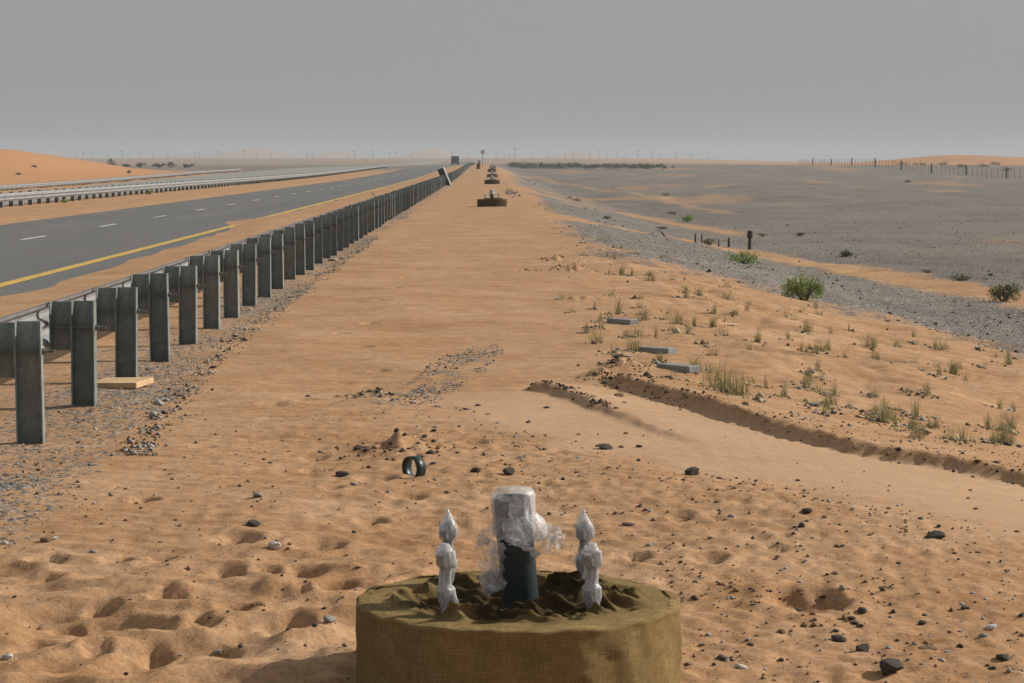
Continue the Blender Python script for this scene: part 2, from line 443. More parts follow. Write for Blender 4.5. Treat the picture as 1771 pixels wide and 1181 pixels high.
def make_asphalt():
    m, n, b, out = mat('asphalt')
    geo = nd(n, 'ShaderNodeNewGeometry'); mp = nd(n, 'ShaderNodeMapping'); mp.inputs['Scale'].default_value = (1, .06, 1)
    n.links.new(geo.outputs['Position'], mp.inputs[0])
    n1 = noise_node(n, .9, 5, .6, mp.outputs[0]); n2 = noise_node(n, 70., 4, .7, geo.outputs['Position'])
    c = ramp(n, n1.outputs[0], [(.3, (.108, .109, .108)), (.7, (.138, .137, .134))]).outputs[0]
    c2 = ramp(n, n2.outputs[0], [(.3, (.75, .75, .75)), (.7, (1.2, 1.2, 1.2))]).outputs[0]
    c = mixc(n, .8, c, c2, 'MULTIPLY')
    n3 = noise_node(n, .35, 6, .7, geo.outputs['Position'])
    f = ramp(n, n3.outputs[0], [(.55, (0, 0, 0)), (.8, (.4, .4, .4))])
    c = mixc(n, f.outputs[0], c, (.26, .19, .12))
    n.links.new(c, b.inputs['Base Color']); b.inputs['Roughness'].default_value = .85
    b.inputs['Specular IOR Level'].default_value = .25
    return m

def make_burlap(damp_shade=False):
    m, n, b, out = mat('damp_shaded_burlap' if damp_shade else 'burlap')
    tc = nd(n, 'ShaderNodeTexCoord'); uv = tc.outputs['UV']
    w1 = nd(n, 'ShaderNodeTexWave', wave_type='BANDS', bands_direction='X'); w1.inputs['Scale'].default_value = 120
    w2 = nd(n, 'ShaderNodeTexWave', wave_type='BANDS', bands_direction='Y'); w2.inputs['Scale'].default_value = 120
    for w in (w1, w2):
        w.inputs['Distortion'].default_value = 2.2; w.inputs['Detail'].default_value = 2; n.links.new(uv, w.inputs['Vector'])
    mx = nd(n, 'ShaderNodeMath', operation='MAXIMUM'); n.links.new(w1.outputs['Fac'], mx.inputs[0]); n.links.new(w2.outputs['Fac'], mx.inputs[1])
    t = noise_node(n, 5., 6, .7, tc.outputs['Object'])
    c = ramp(n, t.outputs[0], [(.3, (.215, .152, .067)), (.7, (.35, .252, .12))]).outputs[0]
    c2 = ramp(n, mx.outputs[0], [(.2, (.62, .6, .55)), (.9, (1.05, 1.05, 1.05))]).outputs[0]
    c = mixc(n, .8, c, c2, 'MULTIPLY')
    # threads of uneven thickness, and the wet soiled middle with its shade painted in
    mp = nd(n, 'ShaderNodeMapping'); mp.inputs['Scale'].default_value = (260, 14, 1); n.links.new(uv, mp.inputs[0])
    mp2 = nd(n, 'ShaderNodeMapping'); mp2.inputs['Scale'].default_value = (14, 260, 1); n.links.new(uv, mp2.inputs[0])
    for mpx in (mp, mp2):
        tt = noise_node(n, 1., 3, .6, mpx.outputs[0]); rr = ramp(n, tt.outputs[0], [(.35, (.72, .70, .66)), (.62, (1.12, 1.12, 1.1))])
        c = mixc(n, .85, c, rr.outputs[0], 'MULTIPLY')
    if damp_shade:
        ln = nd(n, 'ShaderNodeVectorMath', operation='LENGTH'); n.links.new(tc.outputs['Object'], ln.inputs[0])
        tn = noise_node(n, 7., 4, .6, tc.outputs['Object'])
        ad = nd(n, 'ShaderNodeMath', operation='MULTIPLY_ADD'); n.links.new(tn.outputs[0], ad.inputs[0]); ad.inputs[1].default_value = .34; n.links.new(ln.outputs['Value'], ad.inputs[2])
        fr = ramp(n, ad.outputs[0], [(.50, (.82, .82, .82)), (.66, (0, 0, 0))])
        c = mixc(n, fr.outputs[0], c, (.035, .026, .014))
    n.links.new(c, b.inputs['Base Color']); b.inputs['Roughness'].default_value = .95; b.inputs['Specular IOR Level'].default_value = .05
    t2 = noise_node(n, 40., 4, .7, tc.outputs['Object'])
    bp0 = nd(n, 'ShaderNodeBump'); bp0.inputs['Strength'].default_value = .5; bp0.inputs['Distance'].default_value = .004
    n.links.new(t2.outputs[0], bp0.inputs['Height'])
    bp = nd(n, 'ShaderNodeBump'); bp.inputs['Strength'].default_value = .6; bp.inputs['Distance'].default_value = .003
    n.links.new(mx.outputs[0], bp.inputs['Height']); n.links.new(bp0.outputs[0], bp.inputs['Normal']); n.links.new(bp.outputs[0], b.inputs['Normal'])
    return m

def make_film(name, transp, col):
    m, n, b, out = mat(name)
    b.inputs['Base Color'].default_value = (*col, 1); b.inputs['Roughness'].default_value = .28
    b.inputs['Specular IOR Level'].default_value = .6
    tr = nd(n, 'ShaderNodeBsdfTransparent'); tl = nd(n, 'ShaderNodeBsdfTranslucent'); tl.inputs[0].default_value = (*col, 1)
    a = nd(n, 'ShaderNodeMixShader'); a.inputs[0].default_value = .45
    n.links.new(b.outputs[0], a.inputs[1]); n.links.new(tl.outputs[0], a.inputs[2])
    tc = nd(n, 'ShaderNodeTexCoord'); t = noise_node(n, 22., 5, .7, tc.outputs['Object'])
    f = ramp(n, t.outputs[0], [(.35, (max(0, transp - .25),) * 3), (.65, (min(1, transp + .25),) * 3)])
    c = nd(n, 'ShaderNodeMixShader'); n.links.new(f.outputs[0], c.inputs[0])
    n.links.new(a.outputs[0], c.inputs[1]); n.links.new(tr.outputs[0], c.inputs[2]); n.links.new(c.outputs[0], out.inputs[0])
    bp = nd(n, 'ShaderNodeBump'); bp.inputs['Strength'].default_value = .7; bp.inputs['Distance'].default_value = .008
    t2 = noise_node(n, 45., 3, .6, tc.outputs['Object']); n.links.new(t2.outputs[0], bp.inputs['Height'])
    n.links.new(bp.outputs[0], b.inputs['Normal']); n.links.new(bp.outputs[0], tl.inputs['Normal'])
    return m

M = {
    'ground': make_ground_mat(), 'asphalt': make_asphalt(), 'burlap': make_burlap(), 'burlap_damp_shade': make_burlap(True),
    'burlap_dark': simple('dark_stained_burlap', (.075, .052, .03), .95, 0, .3, 6., .3, 40., spec=.05),
    'old_asphalt': simple('pale_old_asphalt', (.24, .235, .225), .9, scale=.5, obj_space=True),
    'yellow': simple('worn_yellow_paint', (.52, .34, .055), .7, var=.3, scale=3., dirt=(.3, .23, .12)),
    'white_paint': simple('worn_white_paint', (.5, .5, .48), .7, var=.25, scale=4.),
    'steel': simple('weathered_galvanised_steel', (.225, .262, .255), .55, .2, .3, 5., .12, 40., spec=.4, dirt=(.15, .17, .155)),
    'beam_steel': simple('bright_galvanised_steel', (.25, .255, .26), .6, .15, .25, 3., spec=.5),
    'bolt_steel': simple('dull_bolt_steel', (.16, .16, .155), .55, .5, .3, 30.),
    'pipe_green': simple('dark_green_plastic_pipe', (.012, .026, .027), .4, 0, .2, 8., spec=.4),
    'film': make_film('clear_plastic_film', .55, (.82, .83, .85)),
    'film_thick': make_film('layered_plastic_film', .14, (.70, .72, .74)),
    'tape': make_film('grey_film_wrap', .32, (.60, .61, .63)),
    'wood': simple('raw_timber', (.52, .36, .20), .8, 0, .25, 5., .2, 60.),
    'grey_wood': simple('weathered_grey_timber', (.24, .24, .235), .85, 0, .25, 6., .2, 50.),
    'dark_wood': simple('dark_weathered_wood', (.06, .05, .042), .9, 0, .3, 6.),
    'black_steel': simple('dark_painted_steel', (.03, .035, .038), .5, .0, .3, 6.),
    'truck_body': simple('dark_truck_paint', (.014, .014, .016), .55, 0, .2, 2.),
    'truck_pale': simple('pale_truck_edge', (.45, .45, .43), .6, 0, .1, 2.),
    'tyre': simple('tyre_rubber', (.02, .02, .02), .9, 0, .2, 4.),
    'red_lens': simple('red_lamp_lens', (.35, .02, .02), .3, 0, .1, 4.),
    'red_paint': simple('red_sign_paint', (.36, .05, .04), .5, 0, .1, 4.),
    'sign_white': simple('white_sign_face', (.62, .62, .62), .5, 0, .05, 4.),
    'oil_barrel': simple('dark_barrel_paint', (.025, .024, .024), .5, 0, .3, 4.),
    'rock_dark': simple('dark_desert_rock', (.065, .054, .045), .9, 0, .4, 14., .5, 60.),
    'rock_brown': simple('brown_clod', (.20, .125, .07), .95, 0, .35, 14., .5, 60.),
    'rock_grey': simple('grey_limestone', (.30, .28, .26), .85, 0, .3, 14., .4, 60.),
    'rock_pale': simple('pale_limestone', (.50, .46, .42), .85, 0, .2, 14., .4, 60.),
    'grass': simple('dry_green_grass', (.26, .27, .115), .8, 0, .35, 20.),
    'straw': simple('straw_grass', (.40, .33, .18), .85, 0, .3, 20.),
    'leaf': simple('fresh_shrub_leaf', (.28, .37, .10), .7, 0, .45, 5.),
    'leaf_dark': simple('dark_scrub_leaf', (.085, .105, .055), .8, 0, .4, 4.),
    'leaf_dry': simple('dry_scrub_leaf', (.19, .195, .09), .85, 0, .4, 5.),
    'stem': simple('shrub_stem', (.14, .10, .065), .9, 0, .3, 10.),
    'lamp': simple('grey_lamp_post', (.035, .035, .037), .6, 0, .1, 1.),
    'paper': simple('pale_scrap', (.62, .60, .57), .8, 0, .15, 10.),
}

# ------------------------------------------------------------------ mesh helpers
def link(o, parent=None):
    COL.objects.link(o)
    if parent is not None: o.parent = parent
    return o

def mesh(name, V, Fc, m, smooth=False, uv=None):
    me = bpy.data.meshes.new(name)
    me.from_pydata([tuple(v) for v in V], [], [tuple(f) for f in Fc])
    mats = m if isinstance(m, (list, tuple)) else [m]
    for x in mats: me.materials.append(x)
    if smooth: me.polygons.foreach_set('use_smooth', [True] * len(me.polygons))
    me.update()
    return me

def obj(name, me, parent=None, loc=(0, 0, 0), rot=(0, 0, 0), scale=None):
    o = bpy.data.objects.new(name, me)
    o.location = loc; o.rotation_euler = rot
    if scale is not None: o.scale = scale if isinstance(scale, (tuple, list)) else (scale,) * 3
    return link(o, parent)

def tag(o, label=None, cat=None, group=None, kind=None):
    if label: o['label'] = label
    if cat: o['category'] = cat
    if group: o['group'] = group
    if kind: o['kind'] = kind
    return o

def empty(name, loc, label, cat, group=None, rz=0):
    o = bpy.data.objects.new(name, None); o.empty_display_size = .2
    o.location = loc; o.rotation_euler = (0, 0, rz)
    link(o); return tag(o, label, cat, group)

class MB:
    def __init__(s): s.V = []; s.F = []
    def add(s, V, Fc):
        n = len(s.V); s.V += [tuple(v) for v in V]; s.F += [tuple(i + n for i in f) for f in Fc]; return s
    def box(s, x0, x1, y0, y1, z0, z1, bev=0.):
        if bev:
            b = bev
            ring = lambda z, i: [(x0 + i, y0, z), (x1 - i, y0, z), (x1, y0 + i, z), (x1, y1 - i, z), (x1 - i, y1, z), (x0 + i, y1, z), (x0, y1 - i, z), (x0, y0 + i, z)]
            def ring2(z, ins):
                return [(min(max(x, x0 + ins), x1 - ins), min(max(y, y0 + ins), y1 - ins), z) for x, y, z in ring(z, b + ins * .5)]
            R = [ring2(z0, b), ring2(z0 + b, 0), ring2(z1 - b, 0), ring2(z1, b)]
            V = [p for r in R for p in r]; Fc = [tuple(range(7, -1, -1)), tuple(24 + i for i in range(8))]
            for k in range(3):
                for i in range(8): Fc.append((k * 8 + i, k * 8 + (i + 1) % 8, k * 8 + 8 + (i + 1) % 8, k * 8 + 8 + i))
            return s.add(V, Fc)
        V = [(x0, y0, z0), (x1, y0, z0), (x1, y1, z0), (x0, y1, z0), (x0, y0, z1), (x1, y0, z1), (x1, y1, z1), (x0, y1, z1)]
        return s.add(V, [(3, 2, 1, 0), (4, 5, 6, 7), (0, 1, 5, 4), (1, 2, 6, 5), (2, 3, 7, 6), (3, 0, 4, 7)])
    def tube(s, a, b, r0, r1=None, n=8, caps=True):
        r1 = r0 if r1 is None else r1
        a = Vector(a); b = Vector(b); d = (b - a).normalized()
        u = d.orthogonal().normalized(); v = d.cross(u)
        V = []
        for p, r in ((a, r0), (b, r1)):
            for i in range(n):
                t = 2 * math.pi * i / n
                V.append(p + u * (r * math.cos(t)) + v * (r * math.sin(t)))
        Fc = [(i, (i + 1) % n, n + (i + 1) % n, n + i) for i in range(n)]
        if caps: Fc += [tuple(range(n - 1, -1, -1)), tuple(range(n, 2 * n))]
        return s.add(V, Fc)
    def lathe(s, prof, n=20, c=(0, 0), jit=0., seed=0, squash=None):
        V = []; R = random.Random(seed); m = len(prof)
        for k, (z, r) in enumerate(prof):
            ox, oy = (R.uniform(-jit, jit) * .3, R.uniform(-jit, jit) * .3)
            for i in range(n):
                t = 2 * math.pi * i / n
                rr = r + R.uniform(-jit, jit) * (1 if r > 1e-4 else 0)
                V.append((c[0] + ox + rr * math.cos(t), c[1] + oy + rr * math.sin(t), z + R.uniform(-jit, jit) * .5))
        Fc = []
        for k in range(m - 1):
            for i in range(n):
                Fc.append((k * n + i, k * n + (i + 1) % n, (k + 1) * n + (i + 1) % n, (k + 1) * n + i))
        Fc += [tuple(range(n - 1, -1, -1)), tuple((m - 1) * n + i for i in range(n))]
        return s.add(V, Fc)
    def mesh(s, name, m, smooth=False): return mesh(name, s.V, s.F, m, smooth)
    def build(s, name, m, parent=None, loc=(0, 0, 0), rot=(0, 0, 0), smooth=False):
        return obj(name, s.mesh(name, m, smooth), parent, loc, rot)

def grid_mesh(name, Vv, nr, nc, m, smooth=True, attr=None):
    """numpy grid, rows x columns, to a mesh"""
    me = bpy.data.meshes.new(name)
    nv = nr * nc; nf = (nr - 1) * (nc - 1)
    me.vertices.add(nv); me.vertices.foreach_set('co', Vv.astype(np.float32).ravel())
    i = (np.arange(nr - 1)[:, None] * nc + np.arange(nc - 1)[None, :]).ravel()
    q = np.stack([i, i + 1, i + nc + 1, i + nc], 1).astype(np.int32)
    me.loops.add(nf * 4); me.loops.foreach_set('vertex_index', q.ravel())
    me.polygons.add(nf); me.polygons.foreach_set('loop_start', np.arange(0, nf * 4, 4, dtype=np.int32))
    me.polygons.foreach_set('use_smooth', np.full(nf, smooth))
    me.materials.append(m)
    if attr is not None:
        a = me.attributes.new('gravel', 'FLOAT', 'POINT'); a.data.foreach_set('value', attr.astype(np.float32).ravel())
    me.update(calc_edges=True)
    return me

# ------------------------------------------------------------------ ground
def axis(lo, hi, c0, c1, d, g):
    pts = list(np.arange(c0, c1, d))
    x = pts[-1]; step = d
    while x < hi: step = max(d, g * (x - c1) + d); x += step; pts.append(x)
    neg = []; x = c0
    while x > lo: step = max(d, g * (c0 - x) + d); x -= step; neg.append(x)
    return np.array(neg[::-1] + pts)

xs = axis(-1800, 1800, -3.0, 3.4, .021, .042)
xs = np.sort(np.concatenate([xs, np.arange(-8.6, -5.3, .075), np.arange(-14.6, -13.2, .11)]))
xs = xs[np.concatenate([[True], np.diff(xs) > .008])]
ys = list(np.arange(-60, 0, 4.)) + list(np.arange(0, 6, .4))
y = 6.0
while y < 5600:
    ys.append(y)
    y += max(.017, .0027 * y) if y < 32 else max(.0864, .0075 * y)
ys = np.array(ys)
GXm, GYm = np.meshgrid(xs, ys)
GZm = H(GXm.ravel(), GYm.ravel()).reshape(GXm.shape)
GA = gravel(GXm.ravel(), GYm.ravel())
ground = obj('ground', grid_mesh('ground', np.stack([GXm, GYm, GZm], -1), len(ys), len(xs), M['ground'], True, GA))
DA = np.clip((1 - sst(-46, -36, GXm)) * sst(140, 190, GYm) * (1 - sst(330, 380, GYm)) + sst(95, 115, GXm) * sst(640, 690, GYm) * (1 - sst(850, 900, GYm)) + .6 * sst(3300, 4200, GYm), 0, 1)
a_ = ground.data.attributes.new('dune', 'FLOAT', 'POINT'); a_.data.foreach_set('value', DA.astype(np.float32).ravel())
D_, al_ = poly_dist(GXm.ravel(), GYm.ravel(), BANK1)
PA = sst(-1.9, -1.3, D_ + .25 * noise(GXm.ravel() / .6, GYm.ravel() / .9, 44)) * (1 - sst(-.12, .02, D_)) * sst(.02, .15, al_) * (GYm.ravel() < 30)
a_ = ground.data.attributes.new('ramp', 'FLOAT', 'POINT'); a_.data.foreach_set('value', PA.astype(np.float32))
tag(ground, kind='structure')
ground['label'] = 'orange sand shoulder sloping to a grey gravel plain'

# ------------------------------------------------------------------ roads
def strip(x0, x1, y0, y1, dz, name, m, parent=None, n=None, step=6.):
    yy = np.linspace(y0, y1, n or max(2, int((y1 - y0) / step)))
    xx = np.linspace(x0, x1, 2 if x1 - x0 < 1 else 6)
    A, B = np.meshgrid(xx, yy)
    Z = base(B) + (dz(B) if callable(dz) else dz)
    return obj(name, grid_mesh(name, np.stack([A, B, Z], -1), len(yy), len(xx), m), parent)

road = tag(strip(-15.2, -4.6, -40, 1500, -.06, 'road', M['asphalt']), 'grey two lane asphalt carriageway', None, None, 'structure')
strip(-7.12, -6.9, -40, 1200, -.054, 'edge_line', M['yellow'], road)
dashm = None
for k in range(0, 60):
    yy = 31.8 + 10.8 * k
    strip(-10.68, -10.54, yy, yy + 2.9, -.054, 'lane_dash', M['white_paint'], road, n=3)
opp = tag(strip(-39.0, -25.0, -40, 1500, opp_z, 'opposite_road', M['old_asphalt']), 'pale opposite carriageway beyond the median', None, None, 'structure')

# ------------------------------------------------------------------ guard rail
def post_mesh():
    # channel section, open towards the camera; flanges point to -Y
    b = MB()
    w, d, t, z0, z1 = .082, .092, .009, -.3, .752
    b.box(-w, w, -.0, t, z0, z1)
    b.box(-w, -w + t, -d, -.0005, z0, z1); b.box(w - t, w, -d, -.0005, z0, z1)
    return b.mesh('post', M['steel'])
def spacer_mesh():
    b = MB()
    w, d, t, z0, z1 = .076, .085, .007, .40, .746
    b.box(-w, w, -.0, t, z0, z1)
    b.box(-w, -w + t, -d, -.0005, z0, z1); b.box(w - t, w, -d, -.0005, z0, z1)
    return b.mesh('spacer', M['steel'])
def bolt_mesh():
    b = MB()
    b.tube((-.245, -.035, .565), (.155, -.035, .565), .0095, n=8)
    b.tube((.084, -.035, .565), (.104, -.035, .565), .021, n=6)
    b.tube((.148, -.035, .565), (.158, -.035, .565), .0125, n=6)
    return b.mesh('bolt', M['bolt_steel'])
# W profile: (outwards, z)
WP = [(.0, .0), (.012, .012), (.022, .035), (.075, .062), (.082, .09), (.075, .118), (.02, .142), (.012, .156), (.02, .170), (.075, .194), (.082, .222), (.075, .25), (.022, .277), (.012, .30), (.0, .312)]
def beam_mesh(length, side, z0, name='rail_beam'):
    pts = [(side * a, b + z0) for a, b in WP]
    back = [(side * (a - .006), b + z0) for a, b in WP]
    V = []; n = len(pts)
    for yy in (0, length):
        V += [(a, yy, b) for a, b in pts] + [(a, yy, b) for a, b in back]
    Fc = []
    for i in range(n - 1):
        Fc.append((i, i + 1, 2 * n + i + 1, 2 * n + i)); Fc.append((n + i + 1, n + i, 3 * n + i, 3 * n + i + 1))
        Fc.append((i + 1, i, n + i, n + i + 1)); Fc.append((2 * n + i, 2 * n + i + 1, 3 * n + i + 1, 3 * n + i))
    Fc.append((0, 2 * n, 3 * n, n)); Fc.append((n - 1, 2 * n - 1, 4 * n - 1, 3 * n - 1))
    return mesh(name, V, Fc, M['beam_steel'])

SP = 1.93
PX = -2.815
def guard_rail(name, label, x, y0, npost, beam_side, dz, beam_z, spacer=True, bolts=0, y_rest=None, small=False, nest=True):
    dzf = dz if callable(dz) else (lambda q: dz)
    gz = lambda q: float(base(q)) + float(dzf(q))
    root = empty(name, (x, y0, gz(y0)), label, 'guard rail')
    pm, sm_, bm = post_mesh(), spacer_mesh(), bolt_mesh()
    bmesh_ = beam_mesh(2 * SP + .0, beam_side, beam_z)
    z00 = gz(y0)
    R = random.Random(int(abs(x) * 10))
    for i in range(npost):
        yy = SP * i; zz = gz(y0 + yy) - z00
        p = obj('post', pm, root, (R.uniform(-.006, .006), yy + R.uniform(-.02, .02), zz + R.uniform(-.012, .012)), (R.uniform(-.018, .018), R.uniform(-.020, .016), R.uniform(-.06, .06)))
        sx = .163 * (1 if beam_side > 0 else -1)
        if spacer: obj('spacer', sm_, p, (sx * (.97 if beam_side < 0 else 1), .002, 0))
        if i < bolts: obj('bolt', bm, p)
    bx = beam_side * (.243 if spacer else .085)
    nb = npost // 2
    for k in range(nb):
        yy = SP * 2 * k; z1 = gz(y0 + yy) - z00; z2 = gz(y0 + yy + 2 * SP) - z00
        obj('rail_beam', bmesh_, root, (bx + (k % 2) * .004 * beam_side, yy - .05, z1), (math.atan2(z2 - z1, 2 * SP), 0, 0))
    if y_rest:
        b = MB(); yy = SP * npost
        while y0 + yy < y_rest:
            zz = gz(y0 + yy) - z00
            b.box(-.08, .08, yy, yy + .06, zz - .2, zz + .75); yy += SP
        o = b.build('distant_posts', M['steel'], root); o['kind'] = 'stuff'
    return root

guard_rail('guard_rail', 'dark steel guard rail with close posts between the sand shoulder and the road', PX, 14.42 - 2 * SP, 300, -1, 0.0, .435, True, 70, 800)
guard_rail('guard_rail', 'silver median barrier on dark stub posts beyond the asphalt road', -18.45, 62, 200, 1, -.19, .40, False, 0)
guard_rail('guard_rail', 'pale distant barrier along the far side of the opposite carriageway', -39.6, 128, 130, 1, lambda q: opp_z(q) - .2, .40, False, 0)

# loose rod and pale post on the rail
rod = MB().tube((0, 0, 0), (-.10, .05, .12), .014, n=8).tube((-.10, .05, .12), (-.12, .05, .15), .019, n=8)
yr = 2.9 * F / (835 - 655)
tag(rod.build('rod', M['bolt_steel'], None, (PX - .15, yr, .74)), 'bent loose rod sticking up above the dark guard rail', 'rod')

# leaning board at the rail
yb = 14.42 + SP * 81.5
bd = empty('leaning_board', (-2.42, yb, 0), 'dark narrow board leaning left over the guard rail', 'board')
bd.rotation_euler = (0, -math.radians(23), 0)
q = MB(); q.box(-.42, .02, -.03, .03, .0, 1.42, .008); q.build('panel', M['black_steel'], bd)
q = MB(); q.box(-.06, .06, -.02, .02, -.02, 1.44, .006); q.build('lit_edge_strip', M['truck_pale'], bd, (.075, -.03, 0), (0, 0, math.radians(48)))  # pale angled strip, painted to read as the board's sunlit edge
q = MB(); q.box(-.40, .0, .033, .07, .25, .31); q.box(-.40, .0, .033, .07, 1.05, 1.11); q.build('brace', M['black_steel'], bd)

# ------------------------------------------------------------------ wrapped lamp foundations
def cloth_top(seed, r=.575):
    nr_, na = 90, 240
    V = []; Fc = []
    R_ = np.linspace(0, 1, nr_); A = np.linspace(0, 2 * math.pi, na, endpoint=False)
    rr, aa = np.meshgrid(R_, A, indexing='ij')
    rad = rr * r
    x = rad * np.cos(aa); y_ = rad * np.sin(aa)
    wx = x + .05 * noise(x / .22, y_ / .22, seed); wy = y_ + .05 * noise(x / .2, y_ / .2, seed + 1)
    folds = .038 * (1 - np.abs(noise(wx / .24, wy / .085, seed + 2)) * 2.2) + .026 * (1 - np.abs(noise(wx / .11, wy / .05, seed + 3)) * 2.2) + .008 * noise(x / .03, y_ / .03, seed + 4)
    edge = .80 + .07 * noise(np.cos(aa) * 2.5, np.sin(aa) * 2.5, seed + 5)
    msk = 1 - sst(edge - .10, edge + .03, rr)
    back = sst(-.1, .5, np.sin(aa))
    hump = .022 * np.exp(-(((x - .20) / .15) ** 2 + ((y_ - .34) / .07) ** 2)) + .02 * np.exp(-(((x + .15) / .14) ** 2 + ((y_ - .33) / .06) ** 2))
    hump = hump + .060 * np.exp(-(((x - .10) / .09) ** 2 + ((y_ + .20) / .07) ** 2)) + .045 * np.exp(-(((x + .20) / .13) ** 2 + ((y_ + .36) / .035) ** 2))
    hump = hump + .03 * np.exp(-(((x - .33) / .10) ** 2 + ((y_ + .12) / .10) ** 2)) + .022 * np.exp(-(((x + .42) / .06) ** 2 + ((y_ + .1) / .2) ** 2))
    lip = .020 * np.exp(-((rr - edge + .06) / .05) ** 2) * (.35 + .65 * back + .4 * noise(np.cos(aa) * 4, np.sin(aa) * 4, seed + 8))
    sink = -.095 * np.exp(-(((x + .06) / .36) ** 2 + ((y_ - .06) / .26) ** 2) ** 2)
    z = (folds * .8 + hump + sink - .012) * msk + lip + .004 * noise(x / .12, y_ / .12, seed + 9)
    crease = .032 * np.maximum(0, 1 - np.abs(noise(wx / .17 + 4, wy / .07 + 2, seed + 11)) * 3.2) * msk * (.4 + .6 * (1 - sst(.55, .8, rr)))
    z = z + crease - .018 * msk
    lean_ = np.clip(z, 0, .12) * msk
    x = x - .35 * lean_; y_ = y_ - .75 * lean_
    z = z - .012 * sst(.93, 1.0, rr) ** 2
    V = np.stack([x, y_, z], -1).reshape(-1, 3)
    for i in range(nr_ - 1):
        for j in range(na):
            Fc.append((i * na + j, (i + 1) * na + j, (i + 1) * na + (j + 1) % na, i * na + (j + 1) % na))
    return V, Fc, na, nr_

def add_uv(me, f):
    uv = me.uv_layers.new(name='UVMap')
    co = np.empty(len(me.vertices) * 3); me.vertices.foreach_get('co', co); co = co.reshape(-1, 3)
    vi = np.empty(len(me.loops), dtype=np.int32); me.loops.foreach_get('vertex_index', vi)
    u = f(co)[vi]
    uv.data.foreach_set('uv', u.astype(np.float32).ravel())

def wall_mesh(seed, r=.575, h=.27, deep=.35):
    na, nz = 180, 40
    A = np.linspace(0, 2 * math.pi, na + 1)
    Z = np.concatenate([np.linspace(-h - deep, -.02, nz - 6), np.array([-.014, -.008, -.003, 0.001, .003, .003])])
    rad = np.concatenate([np.full(nz - 6, r), np.array([r + .002, r + .003, r + .001, r - .006, r - .016, r - .034])])
    aa, zz = np.meshgrid(A, Z)
    rr = np.repeat(rad[:, None], na + 1, 1)
    cx, cy = np.cos(aa), np.sin(aa)
    rr = rr + .007 * noise(cx * 5 + 9, cy * 5 + zz * 5, seed) + .004 * (1 - np.abs(noise(aa * 4 + zz * 14, zz * 6 - aa * 2, seed + 6)) * 2) + .003 * noise(aa * 9, zz * 2.5, seed + 1)
    rr[:, -1] = rr[:, 0]
    zz = zz + np.where(zz > -.03, .008 * noise(cx * 4, cy * 4, seed + 2) + .003 * noise(cx * 14, cy * 14, seed + 3), 0)
    V = np.stack([rr * cx, rr * cy, zz], -1)
    me = grid_mesh('burlap_wall', V, nz, na + 1, M['burlap'])
    add_uv(me, lambda c: np.stack([np.arctan2(c[:, 1], c[:, 0]) * .575, c[:, 2]], 1))
    return me

def bolt_prof(h):
    # taped anchor bolt: rod, bulky lower wrap, two taped nuts
    return [(-.08, .019), (.0, .020), (.03, .022), (.052, .027), (.062, .034), (.085, .037), (.106, .036), (.112, .028), (.118, .022), (.15, .021),
            (.178, .023), (.183, .034), (.187, .037), (.228, .037), (.232, .035), (.237, .026), (h - .012, .022), (h - .004, .018), (h, .004)]
def cap_prof(h):
    return [(-.08, .019), (.0, .020), (.05, .024), (.068, .034), (.10, .036), (.115, .028), (.125, .020), (.160, .019), (.174, .021), (.182, .033), (.188, .037),
            (.222, .037), (.230, .034), (.24, .026), (.256, .019), (.274, .010), (h, .0015)]

